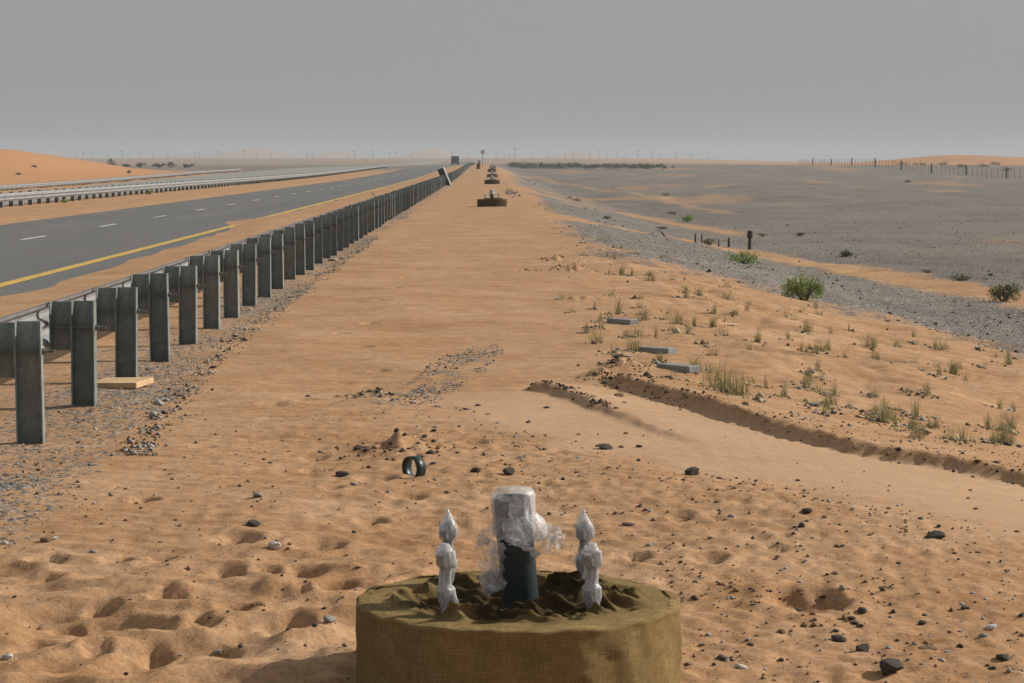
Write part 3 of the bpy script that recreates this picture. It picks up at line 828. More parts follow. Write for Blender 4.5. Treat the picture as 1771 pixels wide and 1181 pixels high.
def build_foundation(loc, label, first):
    root = empty('lamp_foundation', loc, label, 'lamp foundation', 'wrapped lamp foundations along the shoulder')
    h = .26 + .19
    obj('burlap_wall', wall_mesh(200), root, (0, 0, h))
    V, Fc, na, nr_ = cloth_top(301)
    me = mesh('burlap_cover', V, Fc, M['burlap_damp_shade'], True)
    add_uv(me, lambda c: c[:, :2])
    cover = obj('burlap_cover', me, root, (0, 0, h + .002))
    # concrete block under the cloth
    MB().lathe([(-.5, .55), (-.09, .55), (-.08, .53)], 48).build('concrete_block', M['rock_grey'], root, (0, 0, h))
    for i, (bx, by, kind) in enumerate(((-.25, -.29, 0), (.252, -.27, 0), (-.256, .31, 1), (.25, .31, 1))):
        hh = .272 if kind == 0 else .292
        pr = bolt_prof(.262) if kind == 0 else cap_prof(hh)
        core = MB().tube((0, 0, -.08), (0, 0, pr[-1][0] - .050), .0165, n=12)
        for zc_ in (((.06, .105), (.188, .226)) if kind == 0 else ((.07, .105), (.188, .22))):
            core.tube((0, 0, zc_[0]), (0, 0, zc_[1]), .031, n=6)
        o = core.build('anchor_bolt', M['bolt_steel'], root, (bx, by, h - .012), (random.uniform(-.03, .03), random.uniform(-.04, .04), i))
        nn = 30; V = []; Fs = []
        P = []
        for a, b in zip(pr[:-1], pr[1:]):
            for t in (0, .5): P.append((a[0] + (b[0] - a[0]) * t, a[1] + (b[1] - a[1]) * t))
        P.append(pr[-1])
        for z_, r_ in P:
            for q in range(nn):
                t = 2 * math.pi * q / nn
                hx = math.cos(math.pi / 6) / math.cos((t + .3) % (math.pi / 3) - math.pi / 6) if (.06 < z_ < .11 or .182 < z_ < .232) else 1.
                k = hx * 1.03 + .05 * float(noise(math.cos(t) * 1.6 + i * 7, math.sin(t) * 1.6 + z_ * 30, 90 + i)) + .06 * float(noise(math.cos(t) * 4 + i, math.sin(t) * 4 + z_ * 70, 95 + i))
                V.append((r_ * k * math.cos(t) + .004 * math.sin(z_ * 40 + i), r_ * k * math.sin(t), z_))
        for k in range(len(P) - 1):
            for q in range(nn): Fs.append((k * nn + q, k * nn + (q + 1) % nn, (k + 1) * nn + (q + 1) % nn, (k + 1) * nn + q))
        obj('film_wrap', mesh('film_wrap', V, Fs, M['tape'], True), o)
        if i == 0:
            MB().tube((.025, -.02, .09), (.04, -.02, .05), .006, n=6).tube((.04, -.02, .05), (.046, -.02, .025), .005, .002, n=6).build('tape_tail', M['tape'], o, smooth=True)
    # conduit
    pz = MB(); n = 32; prof = []
    lean = Vector((-.035, 0, .40))
    V = []; Fs = []
    for k, (t, rr) in enumerate(((-.25, .066), (0, .066), (.5, .066), (1.0, .066), (1.0, .056), (.5, .056))):
        for i in range(n):
            a = 2 * math.pi * i / n
            V.append((lean.x * t + rr * math.cos(a), rr * math.sin(a), lean.z * t))
    for k in range(5):
        for i in range(n): Fs.append((k * n + i, k * n + (i + 1) % n, (k + 1) * n + (i + 1) % n, (k + 1) * n + i))
    pipe = obj('conduit', mesh('conduit', V, Fs, M['pipe_green'], True), root, (.012, .03, h - .035))
    # film cap over the pipe end: flattened top, waist, tied collar
    R = random.Random(5)
    def crumple(prof, cx0, seed, amp, nn=56, squash=1.0):
        V = []; m = len(prof); Fs = []
        for k, (z, r, ox) in enumerate(prof):
            for i in range(nn):
                a = 2 * math.pi * i / nn
                w = amp * float(noise(math.cos(a) * 2.2 + seed, math.sin(a) * 2.2 + z * 14, seed)) + amp * .6 * float(noise(math.cos(a) * 6, math.sin(a) * 6 + z * 30, seed + 3))
                rr = max(.002, r * (1 + w))
                V.append((cx0 + ox + rr * math.cos(a), squash * rr * math.sin(a), z + amp * .05 * float(noise(a * 2, z * 20, seed + 7))))
        for k in range(m - 1):
            for i in range(nn): Fs.append((k * nn + i, k * nn + (i + 1) % nn, (k + 1) * nn + (i + 1) % nn, (k + 1) * nn + i))
        Fs.append(tuple((m - 1) * nn + i for i in range(nn)))
        return V, Fs
    V, Fs = crumple([(.29, .069, -.022), (.30, .074, -.022), (.315, .073, -.026), (.33, .072, -.027), (.345, .078, -.028), (.385, .080, -.03), (.41, .078, -.026), (.425, .066, -.022), (.430, .03, -.015)], 0, 3.3, .09)
    obj('film_hood', mesh('film_hood', V, Fs, M['film'], True), pipe)
    V, Fs = crumple([(.235, .069, -.014), (.252, .084, .0), (.272, .094, .0), (.295, .097, -.004), (.318, .088, -.01), (.338, .076, -.02)], 0, 8.1, .16)
    Fs.pop()
    obj('film_collar', mesh('film_collar', V, Fs, M['film'], True), pipe)
    # ribbon tie crossing the front
    def ribbon(pts, w, name, m, par, seed=0, seg=5):
        V = []; Fs = []; rr = random.Random(seed); P = [Vector(p) for p in pts]
        # resample
        Q = []
        for a, b in zip(P[:-1], P[1:]):
            for t in range(6): Q.append(a.lerp(b, t / 6))
        Q.append(P[-1])
        for k, p in enumerate(Q):
            d = (Q[min(k + 1, len(Q) - 1)] - Q[max(k - 1, 0)]).normalized()
            sd = d.cross(Vector((0, -1, 0.15))).normalized()
            for j in range(seg):
                s_ = j / (seg - 1) - .5
                V.append(p + sd * w * s_ * (1 + .25 * math.sin(k * 1.3)) + Vector((0, .35 * w * math.sin(s_ * 7 + k * .9 + seed), 0)) + Vector((rr.uniform(-1, 1), rr.uniform(-1, 1), rr.uniform(-1, 1))) * w * .06)
        for k in range(len(Q) - 1):
            for j in range(seg - 1): Fs.append((k * seg + j, k * seg + j + 1, (k + 1) * seg + j + 1, (k + 1) * seg + j))
        obj(name, mesh(name, V, Fs, m, True), par)
    ribbon([(-.085, -.05, .262), (-.05, -.082, .262), (-.01, -.088, .245), (.03, -.082, .222), (.058, -.06, .200), (.06, -.03, .19)], .024, 'film_tie', M['film_thick'], pipe, 1)
    ribbon([(-.06, -.03, .29), (-.10, -.05, .285), (-.13, -.05, .262), (-.142, -.05, .24), (-.135, -.045, .225)], .05, 'film_bow', M['film'], pipe, 2)
    ribbon([(.06, -.03, .27), (.09, -.04, .285), (.125, -.04, .272), (.132, -.04, .25), (.10, -.04, .235), (.075, -.04, .225)], .05, 'film_bow', M['film'], pipe, 3)
    ribbon([(-.09, -.04, .25), (-.105, -.05, .20), (-.12, -.05, .15), (-.118, -.05, .10), (-.095, -.05, .06)], .06, 'film_tail', M['film'], pipe, 4)
    ribbon([(-.08, -.05, .24), (-.085, -.06, .19), (-.09, -.06, .14), (-.082, -.055, .07)], .05, 'film_tail', M['film'], pipe, 5)
    return root

FX, FY = .125, 8.16
fnd = build_foundation((FX, FY, -.275), 'nearest burlap wrapped drum with a plastic wrapped pipe and taped bolts in the foreground', True)

def copy_tree(o, parent=None):
    c = o.copy(); COL.objects.link(c)
    if parent is not None: c.parent = parent
    for ch in o.children: copy_tree(ch, c)
    return c

far_f = [(851, 90, 1.0, 1.0, .1, 'second burlap wrapped drum along the shoulder, low and broad, with a pale pipe'),
         (851, 182, 1.05, 1.05, 1.1, 'third wrapped drum along the shoulder, dark and broad behind the low second drum'),
         (851.5, 252, 1.05, 1.1, 2.0, 'fourth wrapped drum along the shoulder, just above the broad dark third drum'),
         (851, 335, 1.05, 1.3, .6, 'fifth wrapped drum along the shoulder, small and dark behind the fourth'),
         (852, 420, 1.0, 1.3, 1.7, 'farthest wrapped drum of the row, tiny at the shoulder crest')]
for px, Y, s, sz, rz, lab in far_f:
    c = copy_tree(fnd)
    x = (px - 835) / F * Y
    c.location = (x, Y, float(hbase(x, Y)) - .17); c.rotation_euler = (0, 0, rz * .15); c.scale = (s, s, sz)
    c['label'] = lab
    for ch in c.children:
        if ch.name.startswith('burlap'):
            ch.material_slots[0].link = 'OBJECT'; ch.material_slots[0].material = M['burlap_dark']

# ------------------------------------------------------------------ loose objects on the sand
# short ring of cut pipe
x, y_, z = at(716, 824)
ring = MB(); n = 40; V = []; Fs = []
for (ya, r) in ((-.034, .064), (.034, .064), (.034, .061), (-.034, .061)):
    for i in range(n):
        a = 2 * math.pi * i / n; V.append((r * math.cos(a), ya, r * math.sin(a)))
for k in range(4):
    for i in range(n): Fs.append((k * n + i, k * n + (i + 1) % n, ((k + 1) % 4) * n + (i + 1) % n, ((k + 1) % 4) * n + i))
rg = obj('pipe_ring', mesh('pipe_ring', V, Fs, M['pipe_green'], True), None, (x, y_, z + .044), (0, .0, math.radians(-48)))
tag(rg, 'short dark green ring of cut pipe standing on the sand behind the wrapped foundation', 'pipe ring')

x, y_, z = at(207, 674)
tag(MB().box(-.19, .19, -.19, .19, 0, .045, .004).build('timber_offcut', M['wood'], None, (x, y_ + .1, z + .005), (.02, -.02, math.radians(-12))),
    'pale timber offcut lying at the foot of a guard rail post', 'wood board')

for (x0, y0, x1, y1, lab) in ((1057, 557, 1098, 562, 'farthest of the three grey planks lying in the grassy sand'),
                              (1107, 606, 1163, 612, 'middle of the three grey planks, with dry grass in front'),
                              (1145, 638, 1202, 646, 'nearest of the three grey planks, right of the dark clods')):
    a = at(x0, y0 + 3); b = at(x1, y1 + 3)
    L = math.hypot(b[0] - a[0], b[1] - a[1]); ang = math.atan2(b[1] - a[1], b[0] - a[0])
    w = .07
    tag(MB().box(-L / 2, L / 2, -w, w, -.02, .035, .004).build('plank', M['grey_wood'], None, ((a[0] + b[0]) / 2, (a[1] + b[1]) / 2, (a[2] + b[2]) / 2 + .012), (.0, 0, ang)), lab, 'plank', 'grey planks in the grassy sand')

# stakes by the gravel track
STK = [(1202.5, 424, 15, .035, 0, 'left stake of the pair beside the brown track'), (1213.5, 424, 17, .03, 0, 'right stake of the pair beside the brown track'),
       (1243, 430, 15, .03, 0, 'short stake right of the dry bush beside the track'), (1260.5, 429, 14, .05, 0, 'short stake just left of the green bush and dark post'),
       (1150, 414, 11, .03, -35, 'thin stick leaning left beside the brown track')]
for px, py, hp, th, tilt, lab in STK:
    x, y_, z = at(px, py); hh = hp * y_ / F
    tag(MB().tube((0, 0, -.2), (0, 0, hh), th * .8, th * .7, 8).tube((0, 0, hh), (.01, 0, hh + .03), th * .7, th * .3, 8).build('stake', M['dark_wood'], None, (x, y_, z), (0, math.radians(tilt), 0)), lab, 'stake', 'stakes beside the track')
x, y_, z = at(1296, 434); hh = 35 * y_ / F
pst = MB(); pst.tube((0, 0, -.2), (0.01, 0, hh * .62), .055, .05, 10); pst.tube((.01, 0, hh * .62), (.012, 0, hh * .68), .05, .095, 10)
pst.tube((.012, 0, hh * .68), (.015, 0, hh * .97), .095, .085, 10); pst.tube((.015, 0, hh * .97), (.016, 0, hh), .085, .03, 10)
tag(pst.build('marker_post', M['black_steel'], None, (x, y_, z)), 'thick dark marker post with a swollen top behind the green bush', 'post')

# ------------------------------------------------------------------ stones
def rock_mesh(seed, m, flat=.7, sub=2):
    import bmesh
    bm = bmesh.new(); bmesh.ops.create_icosphere(bm, subdivisions=sub, radius=.5)
    R = random.Random(seed)
    planes = [(Vector((R.gauss(0, 1), R.gauss(0, 1), R.gauss(0, 1))).normalized(), R.uniform(.26, .42)) for _ in range(9)]
    for v in bm.verts:
        p = v.co.copy()
        for nrm, d in planes:
            s_ = p.dot(nrm)
            if s_ > d: p -= nrm * (s_ - d) * .92
        k = 1 + .10 * R.uniform(-1, 1)
        v.co = Vector((p.x * 1.15 * k, p.y * 1.05 * k, p.z * flat * k))
    me = bpy.data.meshes.new('stone'); bm.to_mesh(me); bm.free(); me.materials.append(m); me.update()
    return me
RK = {}
for key, cnt in (('rock_dark', 5), ('rock_brown', 4), ('rock_grey', 4), ('rock_pale', 3)):
    RK[key] = [rock_mesh(100 + i * 7 + len(key), M[key], R_) for i, R_ in zip(range(cnt), (.85, .65, .5, .9, .75))]

# px, py(base), width px, kind, flatness scale, label
ST = [(1197, 823, 27, 'd', 1.0, 'large dark rounded stone alone on the sand behind the drum and right of it'),
      (1490, 1064, 17, 'd', 1.5, 'upright dark stone just right of the long hollow in the sand'),
      (1450, 1112, 28, 'd', 1.1, 'big dark pointed stone among rubble in the lower right'),
      (1492, 1127, 25, 'd', 1.0, 'dark stone close right of the big pointed one'),
      (1539, 1170, 50, 'd', .9, 'largest black stone cut by the bottom edge of the picture'),
      (1714, 1086, 22, 'p', 1.0, 'pale topped stone alone near the right edge'),
      (1735, 1141, 27, 'd', .9, 'dark stone in the lower right corner'),
      (1394, 894, 22, 'd', .9, 'dark wedge stone with a shadow streak at the foot of the ramp'),
      (1386, 918, 17, 'd', 1.0, 'small dark stone below the wedge stone by the ramp'),
      (1618, 929, 37, 'd', .5, 'long flat dark stone lying on the smooth ramp edge'),
      (1443, 994, 15, 'b', .8, 'flat brown stone above the long hollow'),
      (1457, 1029, 14, 'g', .9, 'grey stone beside the upright dark stone'),
      (1472, 1077, 14, 'd', .9, 'small dark stone left of two below the upright stone'),
      (1487, 1088, 14, 'd', .9, 'small dark stone right of two below the upright stone'),
      (1280, 1162, 26, 'p', .8, 'pale lump at the bottom edge right of the drum'),
      (1353, 1100, 14, 'b', .9, 'brown clod right of the drum above the pale lump'),
      (437, 915, 27, 'd', .9, 'dark angular stone alone on the sand left of the drum'),
      (447, 863, 19, 'g', 1.0, 'grey stone above the dark angular stone on the left'),
      (475, 958, 23, 'p', .9, 'white stone with a dark shadow left of the drum'),
      (570, 1109, 24, 'g', .9, 'speckled grey stone beside the drum on its left'),
      (621, 779, 22, 'd', .7, 'flat dark stone left of the dark heap'),
      (592, 819, 22, 'd', 1.0, 'dark round stone left of the cut pipe ring'),
      (611, 837, 15, 'g', .8, 'grey stone just below the dark round one by the ring'),
      (880, 823, 22, 'd', 1.0, 'dark stone above the wrapped pipe'),
      (824, 817, 20, 'd', .9, 'dark stone with a long shadow between the ring and the wrapped pipe'),
      (1047, 776, 30, 'd', .45, 'flat dark slab on the sand in front of the ramp'),
      (1086, 910, 21, 'd', .5, 'flat dark chip right of the right hand bolts'),
      (14, 1162, 20, 'p', 1.0, 'pale stone at the bottom left corner'),
      (218, 1164, 10, 'd', .9, 'tiny dark stone at the bottom edge on the left'),
      (160, 960, 15, 'g', .8, 'grey stone in a dent at the left'),
      (82, 941, 24, 'b', .9, 'tan lump near the left edge beside a white scrap'),
      (461, 1007, 18, 'd', .9, 'dark stone in a sand hollow left of the drum'),
      (377, 1135, 14, 'g', .9, 'small grey stone in the lower left dents'),
      (416, 1136, 12, 'd', .9, 'small dark stone in the lower left dents'),
      (1594, 1077, 15, 'd', .9, 'dark stone halfway between the pointed stone and the right edge'),
      (1669, 1050, 16, 'd', .6, 'flat dark stone near the right edge above the pale topped one'),
      (1604, 1124, 30, 'b', .4, 'thin curved brown slab left of the lower right corner'),
      (1297, 1124, 14, 'd', 1.0, 'dark pebble between the drum and the big pointed stone'),
      (1660, 1121, 18, 'd', .8, 'jagged dark stone left of the lower right corner stone'),
      (1716, 1156, 16, 'd', .7, 'small dark stone under the lower right corner stone'),
      (500, 955, 10, 'b', .8, 'small brown clod right of the white stone'),
      (1245, 830, 12, 'd', .7, 'small dark stone just right of the large rounded stone'),
      (1070, 690, 18, 'b', .8, 'brown clod at the head of the ramp bank'),
      (1290, 722, 14, 'b', .8, 'brown clod lying below the ramp bank'),
      (577, 452, 20, 'p', .5, 'pale flat stone lying by the guard rail feet'),
      (1075, 638, 30, 'g', .6, 'grey rubble lump above the ramp bank')]
KM = {'d': 'rock_dark', 'b': 'rock_brown', 'g': 'rock_grey', 'p': 'rock_pale'}
for i, (px, py, w, k, fl, lab) in enumerate(ST):
    x, y_, z = at(px, py); s = w / F * y_ / 1.0
    me = RK[KM[k]][i % len(RK[KM[k]])]
    o = obj('stone', me, None, (x, y_, z + s * .15 * fl), (random.uniform(-.2, .2), random.uniform(-.2, .2), random.uniform(0, 6.28)), (s, s, s * fl))
    tag(o, lab, 'stone', 'stones on the sand')

# lesser stones that nothing tells apart
cnt = 0
LM2 = [(1197, 817, 'the large rounded stone'), (1450, 1100, 'the big pointed stone'), (1539, 1160, 'the black bottom edge stone'), (1395, 1043, 'the long hollow'), (1618, 925, 'the flat dark stone'),
       (1394, 890, 'the dark wedge stone'), (718, 808, 'the pipe ring'), (655, 692, 'the upper dark heap'), (700, 775, 'the heap behind the ring'), (880, 820, 'the dark stone above the pipe'),
       (437, 911, 'the dark angular stone'), (475, 954, 'the white stone'), (1086, 908, 'the flat dark chip'), (1714, 1080, 'the pale topped stone'), (1735, 1134, 'the lower right corner stone'), (1280, 1155, 'the pale lump'),
       (1047, 772, 'the flat dark slab'), (460, 1003, 'the dark hollow stone'), (570, 1103, 'the speckled stone'), (1594, 1077, 'the halfway dark stone'), (1000, 720, 'the lower ramp bank'), (1560, 1000, 'the mid right sand'), (300, 1060, 'the lower left dents'), (1270, 1010, 'the right rim of the drum')]
def whereto(px, py, LM):
    l = min(LM, key=lambda q: (q[0] - px) ** 2 + (2 * (q[1] - py)) ** 2); dx, dy = px - l[0], 2 * (py - l[1])
    far = 'just ' if math.hypot(dx, dy) < 55 else ('' if math.hypot(dx, dy) < 120 else 'well ')
    if abs(dx) > 2 * abs(dy): w_ = 'right of' if dx > 0 else 'left of'
    elif abs(dy) > 2 * abs(dx): w_ = 'in front of' if dy > 0 else 'behind'
    else: w_ = ('in front and ' if dy > 0 else 'behind and ') + ('right of' if dx > 0 else 'left of')
    return far + w_ + ' ' + l[2]
def few(n, x0, x1, y0, y1, w0, w1, lab, seed, kinds='ddbbg'):
    R = random.Random(seed)
    for _ in range(n):
        px = R.uniform(x0, x1); py = R.uniform(y0, y1)
        if 600 < px < 1190 and py > 830: continue
        x, y_, z = at(px, py); s = R.uniform(w0, w1) / F * y_
        k = R.choice(kinds); me = R.choice(RK[KM[k]]); fl = R.uniform(.6, 1.)
        tag(obj('stone', me, None, (x, y_, z + s * .1 * fl), (R.uniform(-.3, .3), R.uniform(-.3, .3), R.uniform(0, 6.28)), (s, s * R.uniform(.7, 1.2), s * fl)), {'d': 'small dark stone ', 'b': 'small brown stone ', 'g': 'small grey stone '}[k] + whereto(px, py, LM2), 'stone', 'small stones on the sand')
few(46, 1200, 1760, 960, 1166, 7, 13, 'small loose stone in the rubble right of the drum', 1)
few(34, 1190, 1700, 830, 960, 6, 11, 'small loose stone scattered beside the smooth ramp', 2)
few(46, 640, 1120, 700, 830, 6, 12, 'small loose stone on the trampled sand behind the drum', 3)
few(20, 200, 600, 780, 1160, 6, 10, 'small loose stone on the dented sand left of the drum', 4)

def scatter(name, pts, sizes, m, label, seed, verts=6):
    """many tiny stones as one mesh"""
    R = np.random.default_rng(seed)
    n = len(pts)
    oct_ = np.array([[1, 0, 0], [0, 1, 0], [-1, 0, 0], [0, -1, 0], [0, 0, 1], [.0, 0, -.6]], dtype=float) * .5
    fc = np.array([[0, 1, 4], [1, 2, 4], [2, 3, 4], [3, 0, 4], [1, 0, 5], [2, 1, 5], [3, 2, 5], [0, 3, 5]])
    th = R.uniform(0, 6.28, n); c, s = np.cos(th), np.sin(th)
    P = oct_[None] * (1 + R.uniform(-.45, .45, (n, 6, 3))) + R.uniform(-.10, .10, (n, 6, 3))
    P = P * sizes[:, None, None]; P[:, :, 2] *= .75
    Q = np.stack([P[:, :, 0] * c[:, None] - P[:, :, 1] * s[:, None], P[:, :, 0] * s[:, None] + P[:, :, 1] * c[:, None], P[:, :, 2]], -1) + pts[:, None, :]
    me = bpy.data.meshes.new(name)
    me.vertices.add(n * 6); me.vertices.foreach_set('co', Q.astype(np.float32).ravel())
    ff = (fc[None] + (np.arange(n) * 6)[:, None, None]).reshape(-1, 3).astype(np.int32)
    me.loops.add(ff.size); me.loops.foreach_set('vertex_index', ff.ravel())
    me.polygons.add(len(ff)); me.polygons.foreach_set('loop_start', np.arange(0, ff.size, 3, dtype=np.int32))
    for x in m: me.materials.append(x)
    me.polygons.foreach_set('material_index', np.repeat(R.integers(0, len(m), n), 8).astype(np.int32))
    me.update(calc_edges=True)
    o = obj(name, me); tag(o, label, None, None, 'stuff')
    return o

def place(n, fx, seed):
    R = np.random.default_rng(seed)
    x, y_ = fx(R, n)
    return x, y_
# pebbles over the disturbed foreground sand
R = np.random.default_rng(5)
n = 12000
yy = 7.2 + (R.random(n) ** 1.4) * 10; xx = R.uniform(-1, 1, n) * (.7 + .17 * yy) + .25
dens = .25 + .75 * sst(-.1, .6, fbm(xx / .6, yy / 1.0, 91, 3)) ; dens *= .25 + .75 * sst(-1.0, 1.2, xx)
D_, al_ = poly_dist(xx, yy, BANK1); dens = dens * (1 - .93 * (D_ > -1.5) * (D_ < .0) * (al_ > .05))
k = (R.random(n) < dens) & (np.hypot(xx - FX, yy - FY) > .6); xx, yy = xx[k], yy[k]
pts = np.stack([xx, yy, H(xx, yy) + .002], 1)
scatter('pebbles', pts, R.gamma(1.6, .006, len(xx)) + .005, [M['rock_dark'], M['rock_brown'], M['rock_brown'], M['rock_grey']], 'scattered grit and pebbles on the foreground sand', 6)
# gravel by the guard rail feet
n = 9000
yy = 10.5 + (R.random(n) ** 1.8) * 70; xx = R.normal(-2.68, .22, n) + .25 * (R.random(n) ** 2) * (yy < 20)
g = gravel(xx, yy); k = (R.random(n) < np.clip(g * 1.3, .04, 1)); xx, yy = xx[k], yy[k]
pts = np.stack([xx, yy, H(xx, yy) + .003], 1)
scatter('gravel', pts, R.gamma(1.6, .0045, len(xx)) + .005, [M['rock_grey'], M['rock_dark'], M['rock_brown'], M['rock_pale']], 'loose grey gravel along the feet of the guard rail', 7)
# line of dark stones on the outside of that strip
n = 1500
yy = 13.5 + (R.random(n) ** 1.5) * 40; xx = np.interp(yy, [13, 15, 17, 20, 25, 60], [-2.0, -2.15, -2.22, -2.35, -2.42, -2.48]) + R.normal(0, .07, n)
pts = np.stack([xx, yy, H(xx, yy) + .006], 1)
scatter('rubble', pts, R.gamma(1.8, .008, n) + .008, [M['rock_dark'], M['rock_grey'], M['rock_grey'], M['rock_brown']], 'row of rubble bordering the gravel by the guard rail', 8)
# loose patch on the shoulder
n = 1500
th = R.uniform(0, 6.28, n); rr_ = np.sqrt(R.random(n)); xx = PATCH[0][0] + .34 * rr_ * np.cos(th) ; yy = PATCH[0][1] + 3.0 * rr_ * np.sin(th); kk = fbm(xx / .2, yy / 1.2, 57, 2) > -.15; xx, yy = xx[kk], yy[kk]; n = len(xx)
xx = PATCH[0][0] + (xx - PATCH[0][0]) * .8 + .10 * (yy - PATCH[0][1])
pts = np.stack([xx, yy, H(xx, yy) + .003], 1)
scatter('gravel', pts, R.gamma(1.6, .005, n) + .004, [M['rock_grey'], M['rock_grey'], M['rock_brown'], M['rock_dark']], 'loose patch of grey gravel in the middle of the sand shoulder', 9)
# stones over the gravel plain and its near edge
n = 22000
yy = 26 + (R.random(n) ** 1.9) * 150; xx = 1.2 + R.random(n) * (.25 * yy + 2)
g = gravel(xx, yy); cl = sst(.0, .7, fbm(xx / 1.2, yy / 3., 95, 3))
k = R.random(n) < (g * (.15 + .85 * cl)); xx, yy = xx[k], yy[k]
pts = np.stack([xx, yy, H(xx, yy) + .01], 1)
scatter('gravel', pts, (R.gamma(1.5, .015, len(xx)) + .015), [M['rock_grey'], M['rock_dark'], M['rock_grey'], M['rock_dark']], 'stones strewn over the grey gravel plain below the embankment', 10)
# clods on the heaps and banks
cx_, cy_ = [], []
for P, lo, hi, nn, sp in ((BANK1, 0, .22, 150, .06), (BANK1, .2, .95, 90, .07), (BANK2, 0, .45, 150, .035)):
    for _ in range(nn):
        t = (lo + (hi - lo) * R.random()) * (len(P) - 1); i = int(t); p = P[i] + (P[i + 1] - P[i]) * (t - i)
        cx_.append(p[0] + R.normal(0, sp)); cy_.append(p[1] + R.normal(0, sp))
for px, py, w, nn in ((655, 692, .13, 120), (700, 780, .2, 200), (1080, 640, .13, 130), (1045, 660, .1, 80), (985, 470, .3, 150), (960, 450, .25, 90), (1110, 668, .16, 120)):
    q = gp(px, py)
    for _ in range(nn): cx_.append(q[0] + R.normal(0, w)); cy_.append(q[1] + R.normal(0, w * 1.1))
xx, yy = np.array(cx_), np.array(cy_)
pts = np.stack([xx, yy, H(xx, yy) + .004], 1)
scatter('clods', pts, (R.gamma(1.5, .008, len(xx)) + .006) * (1 + .02 * np.maximum(0, yy - 20)), [M['rock_dark'], M['rock_brown'], M['rock_dark']], 'dark clods of broken soil along the ramp banks and heaps', 12)

q = gp(884, 333); nn = 110
xx = q[0] + R.normal(0, .16, nn); yy = q[1] + R.normal(0, 6.0, nn)
pts = np.stack([xx, yy, H(xx, yy) + .03], 1)
scatter('rubble', pts, R.gamma(2., .035, nn) + .04, [M['rock_grey'], M['rock_grey'], M['rock_brown']], 'heap of grey rubble on the crest right of the second wrapped drum', 14)
# pale scraps
for px, py, w, lab in ((97, 936, 14, 'crumpled white scrap beside the tan lump at the left'), (1268, 574, 14, 'small white scrap among the grass tufts'), (1381, 947, 8, 'tiny white chip on the sand right of the taped bolts')):
    x, y_, z = at(px, py); s = w / F * y_
    V = [(s * (i / 4 - .5), s * .7 * (j / 3 - .5), s * .18 * random.random() + .006) for i in range(5) for j in range(4)]
    Fs = [(i * 4 + j, (i + 1) * 4 + j, (i + 1) * 4 + j + 1, i * 4 + j + 1) for i in range(4) for j in range(3)]
    tag(obj('scrap', mesh('scrap', V, Fs, M['paper']), None, (x, y_, z), (0, 0, random.random() * 3)), lab, 'scrap', 'pale scraps on the sand')

# ------------------------------------------------------------------ grass tufts
def tuft_mesh(seed, n, spread, lean, mats):
    R = random.Random(seed); V = []; Fs = []; mi = []
    for i in range(n):
        a = R.uniform(0, 6.28); r = spread * math.sqrt(R.random()); bx, by = r * math.cos(a), r * math.sin(a)
        h = R.uniform(.35, 1.0); d = R.uniform(0, 6.28); l = lean * R.uniform(.2, 1.2) * h
        dx, dy = l * math.cos(d) - .12 * h, l * math.sin(d) * .8
        w = R.uniform(.006, .0125); ta = R.uniform(0, 3.14); wx, wy = w * math.cos(ta), w * math.sin(ta)
        b = len(V)
        for t, ww in ((-.06, 1.), (.4, .85), (.75, .55)):
            k = max(0, t) ** 1.7
            V.append((bx + dx * k - wx * ww, by + dy * k - wy * ww, h * t)); V.append((bx + dx * k + wx * ww, by + dy * k + wy * ww, h * t))
        V.append((bx + dx, by + dy, h))
        Fs += [(b, b + 1, b + 3, b + 2), (b + 2, b + 3, b + 5, b + 4), (b + 4, b + 5, b + 6)]
        mi += [0 if R.random() < .68 else 1] * 3
    me = mesh('grass_tuft', V, Fs, mats)
    me.polygons.foreach_set('material_index', mi); me.update()
    return me
TM = [tuft_mesh(1, 44, .16, .45, [M['grass'], M['straw']]), tuft_mesh(2, 22, .28, .5, [M['grass'], M['straw']]), tuft_mesh(3, 90, .2, .55, [M['grass'], M['straw']]),
      tuft_mesh(4, 90, .45, .9, [M['straw'], M['grass']]), tuft_mesh(5, 26, .10, .3, [M['grass'], M['straw']]), tuft_mesh(6, 70, .5, .4, [M['grass'], M['straw']])]
TF = []
